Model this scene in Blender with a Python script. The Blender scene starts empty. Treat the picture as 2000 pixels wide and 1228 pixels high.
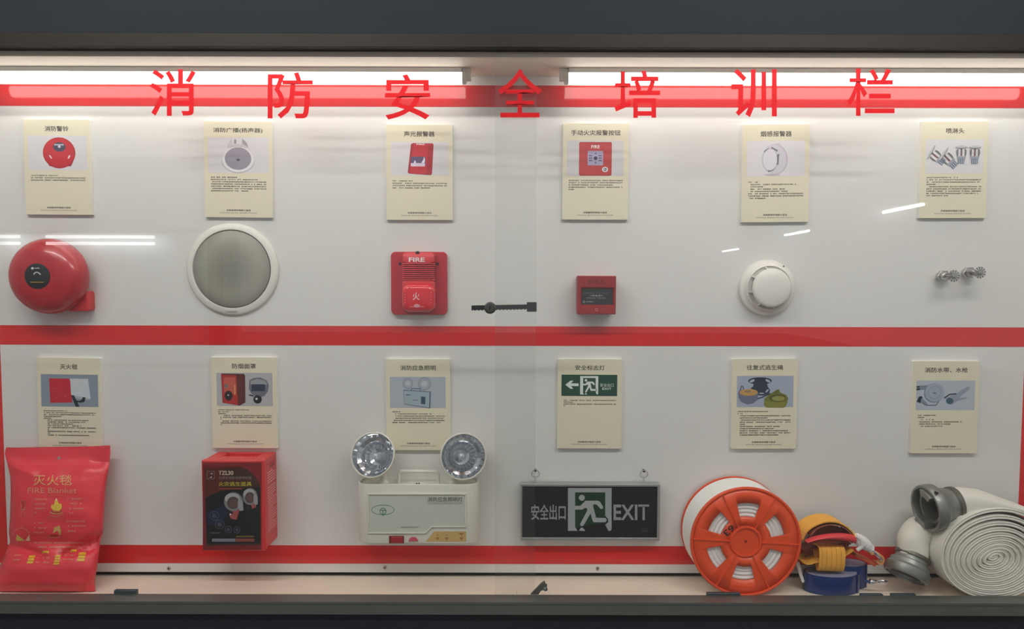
import bpy, bmesh, math, random
from mathutils import Vector, Matrix

# ---------------------------------------------------------------- camera, world, exposure
scene = bpy.context.scene
COL = scene.collection
F, PPX, PPY = 1500.0, 1000.0, 650.0           # focal length and principal point, photo pixels
D = 1.665                                      # camera to back panel (A5 cards set the scale)
PITCH, ROLL = math.atan((650.0 - 560.0) / F), math.radians(0.13)
RC = Matrix.Rotation(math.pi / 2 - PITCH, 3, 'X') @ Matrix.Rotation(ROLL, 3, 'Z')

def ray(px, py):
    return RC @ Vector(((px - PPX) / F, -(py - PPY) / F, -1.0))

_d = ray(1000, 1127)
ZC = -_d.z * D / _d.y                          # shelf top is z = 0
CAM = Vector((0.0, -D, ZC))

def P(px, py, Y=0.0):
    """point seen at a photo pixel on the plane Y metres in front of the back panel"""
    d = ray(px, py)
    return CAM + d * ((D - Y) / d.y)

def S(Y):                                      # metres per pixel at that plane
    return (D - Y) / F

cam = bpy.data.cameras.new('camera')
cam.sensor_width = 36.0
cam.lens = 36.0 * F / 2000.0
cam.shift_y = (PPY - 614.0) / 2000.0
cam.clip_start = 0.01
camo = bpy.data.objects.new('camera', cam)
COL.objects.link(camo)
camo.matrix_world = Matrix.Translation(CAM) @ RC.to_4x4()
scene.camera = camo

AMBIENT = 0.44
TUBE = 6.0
HALL_FILL = 70.0  # strength of the two fill lamps added above the case front
world = bpy.data.worlds.new('hall')
scene.world = world
world.use_nodes = True
world.node_tree.nodes['Background'].inputs[0].default_value = (0.96, 0.97, 1.0, 1)
world.node_tree.nodes['Background'].inputs[1].default_value = AMBIENT
scene.view_settings.view_transform = 'Standard'
scene.view_settings.look = 'None'
scene.view_settings.exposure = 0.0
scene.view_settings.gamma = 1.0
scene.view_settings.use_curve_mapping = False

random.seed(7)

# ---------------------------------------------------------------- materials
MATS = {}

def lin(c):
    return tuple(((v / 255.0) / 12.92 if v <= 10 else ((v / 255.0 + 0.055) / 1.055) ** 2.4) for v in c)

def mat(name, rgb, rough=0.5, metal=0.0, spec=0.5, coat=0.0, vary=0.0, scale=60.0, bump=0.0, bscale=400.0, wave=None):
    """procedural principled material; rgb in sRGB 0-255; vary = colour noise, bump = fine relief"""
    if name in MATS:
        return MATS[name]
    m = bpy.data.materials.new(name)
    m.use_nodes = True
    nt = m.node_tree
    b = nt.nodes['Principled BSDF']
    col = lin(rgb)
    b.inputs['Base Color'].default_value = (*col, 1)
    b.inputs['Roughness'].default_value = rough
    b.inputs['Metallic'].default_value = metal
    b.inputs['Specular IOR Level'].default_value = spec
    b.inputs['Coat Weight'].default_value = coat
    b.inputs['Coat Roughness'].default_value = 0.06
    tc = nt.nodes.new('ShaderNodeTexCoord')
    if vary > 0:
        n = nt.nodes.new('ShaderNodeTexNoise')
        n.inputs['Scale'].default_value = scale
        n.inputs['Detail'].default_value = 4
        nt.links.new(tc.outputs['Object'], n.inputs['Vector'])
        mx = nt.nodes.new('ShaderNodeMix')
        mx.data_type = 'RGBA'
        mx.inputs[6].default_value = (*[max(0, c * (1 - vary)) for c in col], 1)
        mx.inputs[7].default_value = (*[min(1, c * (1 + vary)) for c in col], 1)
        nt.links.new(n.outputs['Fac'], mx.inputs[0])
        nt.links.new(mx.outputs[2], b.inputs['Base Color'])
    if bump > 0:
        if wave:
            n2 = nt.nodes.new('ShaderNodeTexWave')
            n2.bands_direction = wave
            n2.inputs['Scale'].default_value = bscale
            n2.inputs['Distortion'].default_value = 1.0
        else:
            n2 = nt.nodes.new('ShaderNodeTexNoise')
            n2.inputs['Scale'].default_value = bscale
        nt.links.new(tc.outputs['Object'], n2.inputs['Vector'])
        bp = nt.nodes.new('ShaderNodeBump')
        bp.inputs['Strength'].default_value = bump
        bp.inputs['Distance'].default_value = 0.001
        nt.links.new(n2.outputs['Fac'], bp.inputs['Height'])
        nt.links.new(bp.outputs['Normal'], b.inputs['Normal'])
    MATS[name] = m
    return m

def mat_dots(name, rgb, hole, scale):
    """perforated sheet: small dark holes on a coloured ground"""
    m = mat(name, rgb, 0.45, 0.2)
    nt = m.node_tree
    b = nt.nodes['Principled BSDF']
    tc = [n for n in nt.nodes if n.type == 'TEX_COORD'][0]
    v = nt.nodes.new('ShaderNodeTexVoronoi')
    v.inputs['Scale'].default_value = scale
    v.inputs['Randomness'].default_value = 0.0
    nt.links.new(tc.outputs['Object'], v.inputs['Vector'])
    r = nt.nodes.new('ShaderNodeValToRGB')
    r.color_ramp.elements[0].position = 0.30
    r.color_ramp.elements[0].color = (*lin(hole), 1)
    r.color_ramp.elements[1].position = 0.42
    r.color_ramp.elements[1].color = (*lin(rgb), 1)
    nt.links.new(v.outputs['Distance'], r.inputs['Fac'])
    nt.links.new(r.outputs['Color'], b.inputs['Base Color'])
    return m

def mat_glass(name, tint, rough=0.0, base_f=0.04, haze=0.0):
    """thin clear sheet: transparent with a Fresnel (Schlick) mirror reflection"""
    if name in MATS:
        return MATS[name]
    m = bpy.data.materials.new(name)
    m.use_nodes = True
    nt = m.node_tree
    nt.nodes.clear()
    out = nt.nodes.new('ShaderNodeOutputMaterial')
    mix = nt.nodes.new('ShaderNodeMixShader')
    tr = nt.nodes.new('ShaderNodeBsdfTransparent')
    tr.inputs[0].default_value = (*tint, 1)
    gl = nt.nodes.new('ShaderNodeBsdfGlossy')
    gl.inputs['Roughness'].default_value = rough
    lw = nt.nodes.new('ShaderNodeLayerWeight')
    lw.inputs[0].default_value = 0.5
    pw = nt.nodes.new('ShaderNodeMath'); pw.operation = 'POWER'; pw.inputs[1].default_value = 5
    ma = nt.nodes.new('ShaderNodeMath'); ma.operation = 'MULTIPLY_ADD'
    ma.inputs[1].default_value = 1 - base_f; ma.inputs[2].default_value = base_f
    nt.links.new(lw.outputs['Facing'], pw.inputs[0])
    nt.links.new(pw.outputs[0], ma.inputs[0])
    nt.links.new(ma.outputs[0], mix.inputs[0])
    nt.links.new(tr.outputs[0], mix.inputs[1])
    nt.links.new(gl.outputs[0], mix.inputs[2])
    nt.links.new(mix.outputs[0], out.inputs[0])
    MATS[name] = m
    return m

def mat_emit(name, rgb, strength):
    if name in MATS:
        return MATS[name]
    m = bpy.data.materials.new(name)
    m.use_nodes = True
    nt = m.node_tree
    b = nt.nodes['Principled BSDF']
    b.inputs['Base Color'].default_value = (0.9, 0.9, 0.9, 1)
    b.inputs['Emission Color'].default_value = (*rgb, 1)
    b.inputs['Emission Strength'].default_value = strength
    MATS[name] = m
    return m

def ink(rgb, rough=0.45):
    return mat('ink_%02x%02x%02x' % tuple(int(v) for v in rgb), rgb, rough)

# ---------------------------------------------------------------- mesh builder
WLOC = {}

def basis(n, up=Vector((0, 0, 1))):
    n = Vector(n).normalized()
    if abs(n.dot(up)) > 0.97:
        up = Vector((0, 1, 0))
    a = up.cross(n).normalized()
    b = n.cross(a).normalized()
    return n, a, b

class MB:
    def __init__(self):
        self.v, self.f, self.m, self.slots = [], [], [], []
    def slot(self, material):
        if material is None:
            return 0
        if material not in self.slots:
            self.slots.append(material)
        return self.slots.index(material)
    def add(self, verts, faces, material=None):
        o = len(self.v)
        k = self.slot(material)
        self.v += [Vector(p) for p in verts]
        self.f += [tuple(i + o for i in fc) for fc in faces]
        self.m += [k] * len(faces)
        return self
    def box(self, x0, x1, y0, y1, z0, z1, material=None):
        vs = [(x, y, z) for x in (x0, x1) for y in (y0, y1) for z in (z0, z1)]
        fs = [(0, 1, 3, 2), (4, 6, 7, 5), (0, 4, 5, 1), (2, 3, 7, 6), (0, 2, 6, 4), (1, 5, 7, 3)]
        return self.add(vs, fs, material)
    def hexa(self, a, b, material=None):
        """a: 4 points of one face, b: the matching 4 of the other"""
        vs = list(a) + list(b)
        return self.add(vs, [(0, 1, 2, 3), (7, 6, 5, 4), (0, 4, 5, 1), (1, 5, 6, 2), (2, 6, 7, 3), (3, 7, 4, 0)], material)
    def prism(self, a, b, material=None):
        n = len(a)
        fs = [tuple(range(n)), tuple(range(2 * n - 1, n - 1, -1))]
        fs += [(i, n + i, n + (i + 1) % n, (i + 1) % n) for i in range(n)]
        return self.add(list(a) + list(b), fs, material)
    def loft(self, rings, material=None, caps=True, closed=True):
        n = len(rings[0])
        vs, fs = [], []
        for r in rings:
            vs += list(r)
        for k in range(len(rings) - 1):
            for i in range(n if closed else n - 1):
                j = (i + 1) % n
                fs.append((k * n + i, k * n + j, (k + 1) * n + j, (k + 1) * n + i))
        if caps and closed:
            fs.append(tuple(range(n - 1, -1, -1)))
            fs.append(tuple((len(rings) - 1) * n + i for i in range(n)))
        return self.add(vs, fs, material)
    def lathe(self, c, axis, prof, n=48, material=None, caps=True):
        """prof: list of (radius, distance along axis)"""
        ax, a, b = basis(axis)
        c = Vector(c)
        rings = []
        for r, t in prof:
            r = max(r, 1e-5)
            rings.append([c + ax * t + (a * math.cos(q) + b * math.sin(q)) * r for q in [2 * math.pi * i / n for i in range(n)]])
        return self.loft(rings, material, caps)
    def tube(self, pts, r, n=10, material=None, closed=False):
        pts = [Vector(p) for p in pts]
        rr = r if isinstance(r, (list, tuple)) else [r] * len(pts)
        rings, prev = [], None
        for i, p in enumerate(pts):
            if closed:
                t = pts[(i + 1) % len(pts)] - pts[i - 1]
            else:
                t = pts[min(i + 1, len(pts) - 1)] - pts[max(i - 1, 0)]
            t.normalize()
            if prev is None:
                _, a, b = basis(t)
            else:
                a = (prev - t * prev.dot(t)).normalized()
                b = t.cross(a)
            prev = a
            rings.append([p + (a * math.cos(q) + b * math.sin(q)) * rr[i] for q in [2 * math.pi * k / n for k in range(n)]])
        if closed:
            rings.append(rings[0])
        return self.loft(rings, material, not closed)
    def ribbon(self, pts, nrm, th, wdir, w0, w1, material=None):
        """thick strip: pts path, nrm(i) unit normals, th thickness, extruded along wdir from w0 to w1"""
        rings = []
        for i, p in enumerate(pts):
            n = nrm[i]
            a, b = Vector(p) + n * th / 2, Vector(p) - n * th / 2
            rings.append([a + wdir * w0, a + wdir * w1, b + wdir * w1, b + wdir * w0])
        return self.loft(rings, material, True)
    def build(self, name, material=None, parent=None, smooth=True, bevel=0.0, seg=2, angle=35, solid=0.0, subsurf=0):
        me = bpy.data.meshes.new(name)
        loc = WLOC.get(parent, Vector((0, 0, 0))) if parent is not None else Vector((0, 0, 0))
        me.from_pydata([tuple(p - loc) for p in self.v], [], self.f)
        sl = self.slots if self.slots else [material]
        for s in sl:
            me.materials.append(s)
        if self.slots:
            for p, k in zip(me.polygons, self.m):
                p.material_index = k
        bm = bmesh.new()
        bm.from_mesh(me)
        bmesh.ops.recalc_face_normals(bm, faces=bm.faces)
        bm.to_mesh(me)
        bm.free()
        if smooth:
            for p in me.polygons:
                p.use_smooth = True
            me.set_sharp_from_angle(angle=math.radians(angle))
        me.update()
        o = bpy.data.objects.new(name, me)
        COL.objects.link(o)
        if parent is not None:
            o.parent = parent
        WLOC[o] = loc
        if solid:
            md = o.modifiers.new('thickness', 'SOLIDIFY')
            md.thickness = solid
            md.offset = 0
        if bevel:
            md = o.modifiers.new('bevel', 'BEVEL')
            md.width = bevel
            md.segments = seg
            md.limit_method = 'ANGLE'
            md.angle_limit = math.radians(40)
            md.harden_normals = False
        if subsurf:
            md = o.modifiers.new('smooth', 'SUBSURF')
            md.levels = subsurf
            md.render_levels = subsurf
        return o

def thing(name, label, cat, loc, group=None):
    o = bpy.data.objects.new(name, None)
    o.empty_display_size = 0.02
    o.location = loc
    COL.objects.link(o)
    o['label'] = label
    o['category'] = cat
    if group:
        o['group'] = group
    WLOC[o] = Vector(loc)
    return o

def tag(o, label, cat, group=None):
    o['label'] = label
    o['category'] = cat
    if group:
        o['group'] = group
    return o

def struct(o, label=None):
    o['kind'] = 'structure'
    if label:
        o['label'] = label
    return o

def rrect(x0, x1, z0, z1, r, n=5):
    pts = []
    for cx, cz, a0 in ((x1 - r, z1 - r, 0), (x0 + r, z1 - r, 90), (x0 + r, z0 + r, 180), (x1 - r, z0 + r, 270)):
        for k in range(n + 1):
            a = math.radians(a0 + 90.0 * k / n)
            pts.append((cx + r * math.cos(a), cz + r * math.sin(a)))
    return pts

def slab(x0, x1, z0, z1, r, y0, y1, n=5):
    """rounded rectangle plate in the wall plane, from y0 (back) to y1 (front)"""
    pp = rrect(x0, x1, z0, z1, r, n)
    return [(x, y0, z) for x, z in pp], [(x, y1, z) for x, z in pp]

# ---------------------------------------------------------------- flat print: text and shapes
_glyph = {}

def glyphs(s, bold=0.0):
    key = (s, bold)
    if key in _glyph:
        return _glyph[key]
    c = bpy.data.curves.new('lettering', 'FONT')
    c.body = s
    c.resolution_u = 3
    o = bpy.data.objects.new('lettering', c)
    COL.objects.link(o)
    dg = bpy.context.evaluated_depsgraph_get()
    ev = o.evaluated_get(dg)
    m = ev.to_mesh()
    vs = [(v.co.x, v.co.y) for v in m.vertices]
    fs = [tuple(p.vertices) for p in m.polygons]
    ev.to_mesh_clear()
    bpy.data.objects.remove(o)
    bpy.data.curves.remove(c)
    xs = [v[0] for v in vs]
    ys = [v[1] for v in vs]
    x0, x1, y0, y1 = min(xs), max(xs), min(ys), max(ys)
    vs = [((x - x0) / (x1 - x0), (y - y0) / max(y1 - y0, 1e-6)) for x, y in vs]
    if bold > 0:                                # heavier strokes: push the outline outwards
        sx, sy = x1 - x0, max(y1 - y0, 1e-6)
        q = [(round(a * sx, 5), round(b * sy, 5)) for a, b in vs]
        pos = {}
        ids = [pos.setdefault(p, len(pos)) for p in q]
        pts = list(pos.keys())
        tris = [tuple(ids[i] for i in fc) for fc in fs]
        tris = [f for f in tris if len(set(f)) == len(f)]
        cnt = {}
        for f in tris:
            ar = sum(pts[f[i]][0] * pts[f[(i + 1) % len(f)]][1] - pts[f[(i + 1) % len(f)]][0] * pts[f[i]][1] for i in range(len(f)))
            g = f if ar > 0 else f[::-1]
            for i in range(len(g)):
                e = (g[i], g[(i + 1) % len(g)])
                cnt[e] = cnt.get(e, 0) + 1
        nrm = [[] for _ in pts]
        for (i, j) in cnt:
            if (j, i) in cnt:
                continue
            dx, dy = pts[j][0] - pts[i][0], pts[j][1] - pts[i][1]
            L_ = math.hypot(dx, dy) or 1e-9
            nrm[i].append((dy / L_, -dx / L_))
            nrm[j].append((dy / L_, -dx / L_))
        out = []
        for (x, y), ns in zip(pts, nrm):
            if ns:
                nx, ny = sum(n[0] for n in ns) / len(ns), sum(n[1] for n in ns) / len(ns)
                k = bold / max(nx * nx + ny * ny, 0.35)
                x, y = x + nx * k, y + ny * k
            out.append((x / sx, y / sy))
        vs, fs = out, tris
    _glyph[key] = (vs, fs)
    return _glyph[key]

class Print:
    """flat print; f(a, b, layer) maps print coordinates (b runs down) to the surface"""
    def __init__(self, f):
        self.f, self.mb, self.l = f, MB(), 0
    def _add(self, pts, faces, rgb):
        self.mb.add([self.f(a, b, self.l) for a, b in pts], faces, ink(rgb))
    def poly(self, pts, rgb):
        self.l += 1
        self._add(pts, [tuple(range(len(pts)))], rgb)
    def rect(self, x0, y0, x1, y1, rgb):
        self.poly([(x0, y0), (x1, y0), (x1, y1), (x0, y1)], rgb)
    def rrect(self, x0, y0, x1, y1, r, rgb, k=1.0):
        self.poly([(x, y) for x, y in rrect(x0, x1, y0, y1, r, 4)], rgb)
    def ell(self, cx, cy, rx, ry, rgb, rot=0.0, n=24):
        c, s = math.cos(rot), math.sin(rot)
        self.poly([(cx + rx * math.cos(q) * c - ry * math.sin(q) * s, cy + rx * math.cos(q) * s + ry * math.sin(q) * c)
                   for q in [2 * math.pi * i / n for i in range(n)]], rgb)
    def ring(self, cx, cy, rx, ry, w, rgb, n=28):
        self.l += 1
        pts, fs = [], []
        for i in range(n):
            q = 2 * math.pi * i / n
            pts += [(cx + rx * math.cos(q), cy + ry * math.sin(q)), (cx + (rx - w) * math.cos(q), cy + (ry - w) * math.sin(q))]
            j = (i + 1) % n
            fs.append((2 * i, 2 * j, 2 * j + 1, 2 * i + 1))
        self._add(pts, fs, rgb)
    def line(self, pts, w, rgb, ar=1.0):
        """stroke; ar = height of one unit of b over one unit of a"""
        self.l += 1
        for (x0, y0), (x1, y1) in zip(pts[:-1], pts[1:]):
            dx, dy = x1 - x0, (y1 - y0) * ar
            L = math.hypot(dx, dy) or 1e-6
            nx, ny = -dy / L * w / 2, dx / L * w / 2 / ar
            self._add([(x0 + nx, y0 + ny), (x1 + nx, y1 + ny), (x1 - nx, y1 - ny), (x0 - nx, y0 - ny)], [(0, 1, 2, 3)], rgb)
    def text(self, s, x0, y0, x1, y1, rgb, bold=0.0, rot=0.0):
        self.l += 1
        vs, fs = glyphs(s, bold)
        cx, cy = (x0 + x1) / 2, (y0 + y1) / 2
        c, sn = math.cos(rot), math.sin(rot)
        pts = []
        for a, b in vs:
            x, y = x0 + a * (x1 - x0) - cx, y1 - b * (y1 - y0) - cy
            pts.append((cx + x * c - y * sn, cy + x * sn + y * c))
        self._add(pts, fs, rgb)
    def dashes(self, x0, x1, y, h, rgb, cell, seed):
        """a line of print too small to read: one smudge per character"""
        rnd = random.Random(seed)
        self.l += 1
        x = x0
        while x < x1 - cell * 0.4:
            if rnd.random() > 0.09:
                w = cell * rnd.uniform(0.72, 0.95)
                hh = h * rnd.uniform(0.75, 1.0)
                k = rnd.random()
                self._add([(x, y - hh / 2), (x + w, y - hh / 2), (x + w, y - hh * 0.12), (x, y - hh * 0.12)], [(0, 1, 2, 3)], rgb)
                if k < 0.85:
                    self._add([(x + w * 0.1, y + hh * 0.1), (x + w * 0.9, y + hh * 0.1), (x + w * 0.9, y + hh / 2), (x + w * 0.1, y + hh / 2)], [(0, 1, 2, 3)], rgb)
                if k > 0.3:
                    self._add([(x + w * 0.4, y - hh / 2), (x + w * 0.62, y - hh / 2), (x + w * 0.62, y + hh / 2), (x + w * 0.4, y + hh / 2)], [(0, 1, 2, 3)], rgb)
            x += cell
    def build(self, name, parent):
        o = self.mb.build(name, None, parent, smooth=False)
        return o

def flat(Y, step=0.00004):
    """print on the plane Y in front of the panel, in photo pixels"""
    return lambda a, b, l: P(a, b, Y + 0.0002 + step * l)

# shared materials
M_PANEL = mat('panel_white', (226, 224, 219), 0.07, spec=0.5, vary=0.015, scale=3)
M_RED = mat('vinyl_red', (212, 46, 46), 0.10, spec=0.5, vary=0.03, scale=5)
M_CEIL = mat('case_ceiling', (230, 216, 200), 0.5, spec=0.08, vary=0.02, scale=5)
M_SHELF = mat('shelf_board', (244, 228, 208), 0.45, vary=0.05, scale=8)
M_ALU = mat('dark_aluminium', (112, 116, 110), 0.32, 0.6, vary=0.10, scale=4)
M_ALU_T = mat('bronze_aluminium', (34, 29, 20), 0.5, 0.0, spec=0.25, vary=0.1, scale=4)
M_SLATE = mat('dark_slate_wall', (40, 44, 50), 0.6, spec=0.12, vary=0.10, scale=2.0)
M_BLACK = mat('dark_base_wall', (30, 32, 40), 0.5, vary=0.15, scale=6)
M_GAP = mat('dark_gap', (36, 30, 24), 0.8)
M_GLASS = mat_glass('clear_glass', (0.982, 0.986, 0.982))
M_GEDGE = mat('glass_edge', (182, 205, 196), 0.15)
M_STEEL = mat('bright_steel', (205, 205, 205), 0.22, 1.0)
M_CHROME = mat('chrome', (225, 225, 228), 0.10, 1.0)
M_DARKMETAL = mat('dark_lock_metal', (66, 66, 66), 0.35, 0.7)
M_CASTMETAL = mat('cast_aluminium', (150, 152, 146), 0.42, 0.75, vary=0.06, scale=60, bump=0.15, bscale=300)
M_WPLAS = mat('white_plastic', (228, 226, 216), 0.35)
M_REDP = mat('red_plastic', (205, 42, 48), 0.30, vary=0.03)
M_DARKIN = mat('dark_inside', (28, 26, 26), 0.7)
BLACKINK = (38, 36, 32)

# ---------------------------------------------------------------- the case
XL, XR = P(8, 880).x, P(1990, 960).x            # inner edges of the side stripes
SW = 36 * S(0)
PX0, PX1 = XL - SW - 0.03, XR + SW + 0.03       # panel ends / case sides
ZCEIL = P(1000, 150).z
ZP0 = P(1000, 1118).z
Y_IN, Y_FR = 0.135, 0.150                       # back faces of the two panes
GT = 0.005

b = MB().box(PX0, PX1, 0.0, 0.004, ZP0, ZCEIL)
wall_back = struct(b.build('wall_back', M_PANEL), 'glossy white back panel of the display case')
def stripe(x0, x1, z0, z1):
    MB().box(x0, x1, -0.0004, 0.0005, z0, z1).build('stripe', M_RED, wall_back, smooth=False)
stripe(PX0, PX1, P(1000, 209).z, P(1000, 167).z)
stripe(PX0, PX1, P(1000, 675).z, P(1000, 637).z)
stripe(PX0, PX1, P(1000, 1101).z, P(1000, 1065.5).z)
for (x0, x1) in ((XL - SW, XL), (XR, XR + SW)):
    for (za, zb) in ((P(1000, 1065.5).z, P(1000, 675).z), (P(1000, 637).z, P(1000, 209).z)):
        stripe(x0, x1, za, zb)
for (sx, sy) in ((330, 1109.5), (752, 1108), (1167, 1110)):
    c = P(sx, sy, 0.0)
    m = MB().lathe(c, (0, -1, 0), [(0.0045, -0.001), (0.0045, 0.0012), (0.0036, 0.0022), (0.0, 0.0026)], 16)
    s = m.build('screw', M_STEEL, wall_back)
    MB().box(c.x - 0.003, c.x + 0.003, -0.0030, -0.0024, c.z - 0.0006, c.z + 0.0006).box(c.x - 0.0006, c.x + 0.0006, -0.0031, -0.0024, c.z - 0.003, c.z + 0.003).build('screw_slot', M_DARKIN, s)
struct(MB().box(PX0, PX1, 0.012, 0.02, -0.02, ZCEIL + 0.02).build('wall_rear', M_GAP))
struct(MB().box(PX0, PX1, -0.14, 0.012, -0.018, 0.0).build('floor_shelf', M_SHELF), 'beige board shelf at the bottom of the case')
struct(MB().box(PX0, PX1, -0.14, 0.012, ZCEIL, ZCEIL + 0.018).build('ceiling', M_CEIL), 'white gloss ceiling of the display case')
struct(MB().box(PX0 - 0.018, PX0, -0.14, 0.012, -0.018, ZCEIL + 0.018).build('wall_left', M_PANEL))
struct(MB().box(PX1, PX1 + 0.018, -0.14, 0.012, -0.018, ZCEIL + 0.018).build('wall_right', M_PANEL))

# frame rails
zb1, zb0 = P(1000, 1176, 0.17).z, P(1000, 1201, 0.17).z
zt0 = P(1000, 104.5, 0.13).z
zt1 = P(1000, 65, 0.17).z
FX0, FX1 = PX0 - 0.3, PX1 + 0.3
rail = struct(MB().box(FX0, FX1, -0.170, -0.1425, zb0, zb1).box(FX0, FX1, -0.1425, -0.130, zb0, zb1 - 0.0004).build('trim_1', M_ALU, bevel=0.0008), 'grey aluminium bottom track of the glass doors')
MB().box(FX0, FX1, -0.1715, -0.1695, zb1 - 0.0035, zb1 + 0.0008).build('lip', M_ALU, rail, smooth=False)
toprail = struct(MB().box(FX0, FX1, -0.170, -0.130, zt0, zt1).build('trim_2', M_ALU_T, bevel=0.001), 'dark bronze top track of the glass doors')
MB().box(FX0, FX1, -0.1712, -0.1695, zt0 + 0.0005, zt0 + 0.004).build('lip', M_ALU_T, toprail, smooth=False)
def block(x0, x1, y0, y1, Y0, Y1):
    a, c = P(x0, y1, Y1), P(x1, y0, Y1)
    return a.x, c.x, -Y1, -Y0, min(a.z, c.z), max(a.z, c.z)
for (x0, x1, y0, y1) in ((222, 266, 1153, 1163), (1381, 1447, 1158.5, 1166), (1682, 1726, 1161, 1169), (1742, 1790, 1161, 1169)):
    bx = list(block(x0, x1, y0, y1, 0.122, 0.132))
    bx[4] = zb1 - 0.012
    MB().box(*bx).build('stopper', mat('stopper_plastic', (54, 66, 70), 0.4), rail, bevel=0.0015)

# walls of the hall around the case
struct(MB().box(FX0 - 1.5, FX1 + 1.5, -0.165, 0.05, zt1, zt1 + 0.75).build('wall_above', M_SLATE), 'dark slate wall above the display case')
struct(MB().box(FX0 - 1.5, FX1 + 1.5, -0.160, 0.05, -0.87, zb0).build('wall_below', M_BLACK), 'near black wall below the display case')
struct(MB().box(-9, 9, -24, 0.05, -0.89, -0.87).build('floor', mat('hall_floor', (120, 118, 112), 0.3, vary=0.1, scale=2)))

# sliding glass panes
def pane(name, x0, x1, Yb, lab):
    m = MB()
    y1, y0 = -Yb, -Yb - GT
    z0, z1 = zb1 - 0.004, zt0 + 0.004
    vs = [(x, y, z) for x in (x0, x1) for y in (y0, y1) for z in (z0, z1)]
    m.add(vs, [(0, 4, 5, 1), (2, 3, 7, 6)], M_GLASS)
    m.add(vs, [(0, 1, 3, 2), (4, 6, 7, 5), (0, 2, 6, 4), (1, 5, 7, 3)], M_GEDGE)
    return struct(m.build(name, None, smooth=False), lab)
X_IN = P(1046, 600, Y_IN + GT / 2).x
X_FR = P(967, 600, Y_FR + GT / 2).x
pane_in = pane('window_1', PX0 + 0.001, X_IN, Y_IN - GT, 'left sliding glass pane of the case')
pane_fr = pane('window_2', X_FR, PX1 - 0.001, Y_FR - GT, 'right sliding glass pane of the case')
M_LETTER = mat('red_letter_film', (226, 22, 32), 0.35)
_nt = M_LETTER.node_tree
_tl = _nt.nodes.new('ShaderNodeBsdfTranslucent')
_tl.inputs[0].default_value = (*lin((235, 18, 28)), 1)
_mx = _nt.nodes.new('ShaderNodeMixShader')
_mx.inputs[0].default_value = 0.45
_nt.links.new(_nt.nodes['Principled BSDF'].outputs[0], _mx.inputs[1])
_nt.links.new(_tl.outputs[0], _mx.inputs[2])
_nt.links.new(_mx.outputs[0], _nt.nodes['Material Output'].inputs[0])
for ch, x0, y0, x1, y1, pn, Yg in (('消', 294, 136.5, 381, 225, pane_in, Y_IN), ('防', 524, 142, 610, 230, pane_in, Y_IN),
                                   ('安', 753, 146, 839, 232, pane_in, Y_IN), ('全', 974, 136.5, 1057, 228, pane_fr, Y_FR),
                                   ('培', 1201.5, 139, 1288, 229, pane_fr, Y_FR), ('训', 1429.5, 136, 1516, 227, pane_fr, Y_FR),
                                   ('栏', 1657, 135, 1746, 225, pane_fr, Y_FR)):
    vs, fs = glyphs(ch, 0.012)
    m = MB()
    m.add([P(x0 + a * (x1 - x0), y1 - bb * (y1 - y0), Yg + 0.0006) for a, bb in vs], fs)
    o = m.build('lettering', M_LETTER, pn, smooth=False)
    o['label'] = 'red film character ' + ch + ' stuck on the glass'

# ---------------------------------------------------------------- light tubes under the case ceiling
zt = P(500, 151, 0.059).z
RT = 0.0132
def light_tube(px0, px1, capside, label):
    x0, x1 = P(px0, 151, 0.059).x, P(px1, 151, 0.059).x
    t = thing('light_tube', label, 'tube light', ((x0 + x1) / 2, -0.059, ZCEIL), 'light tubes in the case')
    arc = [(-0.059 + RT * math.cos(q), zt + RT * math.sin(q)) for q in [math.radians(38 - 256 * k / 26) for k in range(27)]]
    MB().prism([(x0, y, z) for y, z in arc], [(x1, y, z) for y, z in arc]).build('diffuser', mat_emit('tube_glow', (1.0, 0.99, 0.96), TUBE), t)
    for xa, d in ((x0, -1), (x1, 1)):
        MB().lathe((xa, -0.059, zt), (d, 0, 0), [(RT * 1.03, 0.0), (RT * 1.03, 0.006), (RT * 0.9, 0.0085)], 24).build('end_cap', M_WPLAS, t)
        MB().box(min(xa, xa + d * 0.018), max(xa, xa + d * 0.018), -0.066, -0.052, zt - 0.006, ZCEIL).build('holder', M_WPLAS, t, bevel=0.001)
    MB().box(x0, x1, -0.059 - RT, -0.059 + RT, zt + RT * 0.60, ZCEIL).build('housing', mat('tube_housing', (205, 205, 202), 0.35, 0.3), t, bevel=0.001)
    return t
light_tube(-47, 903, 1, 'glowing white light tube under the ceiling, left of the middle')
light_tube(1110, 2057, -1, 'glowing white light tube under the ceiling, right of the middle')
#PART2

# ---------------------------------------------------------------- information cards
M_CARD = mat('card_face', (230, 223, 196), 0.38, vary=0.015, scale=10)
M_FOAM = mat('card_foam_edge', (244, 243, 236), 0.55)
CT = 0.009
LIL = (222, 219, 220)

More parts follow.
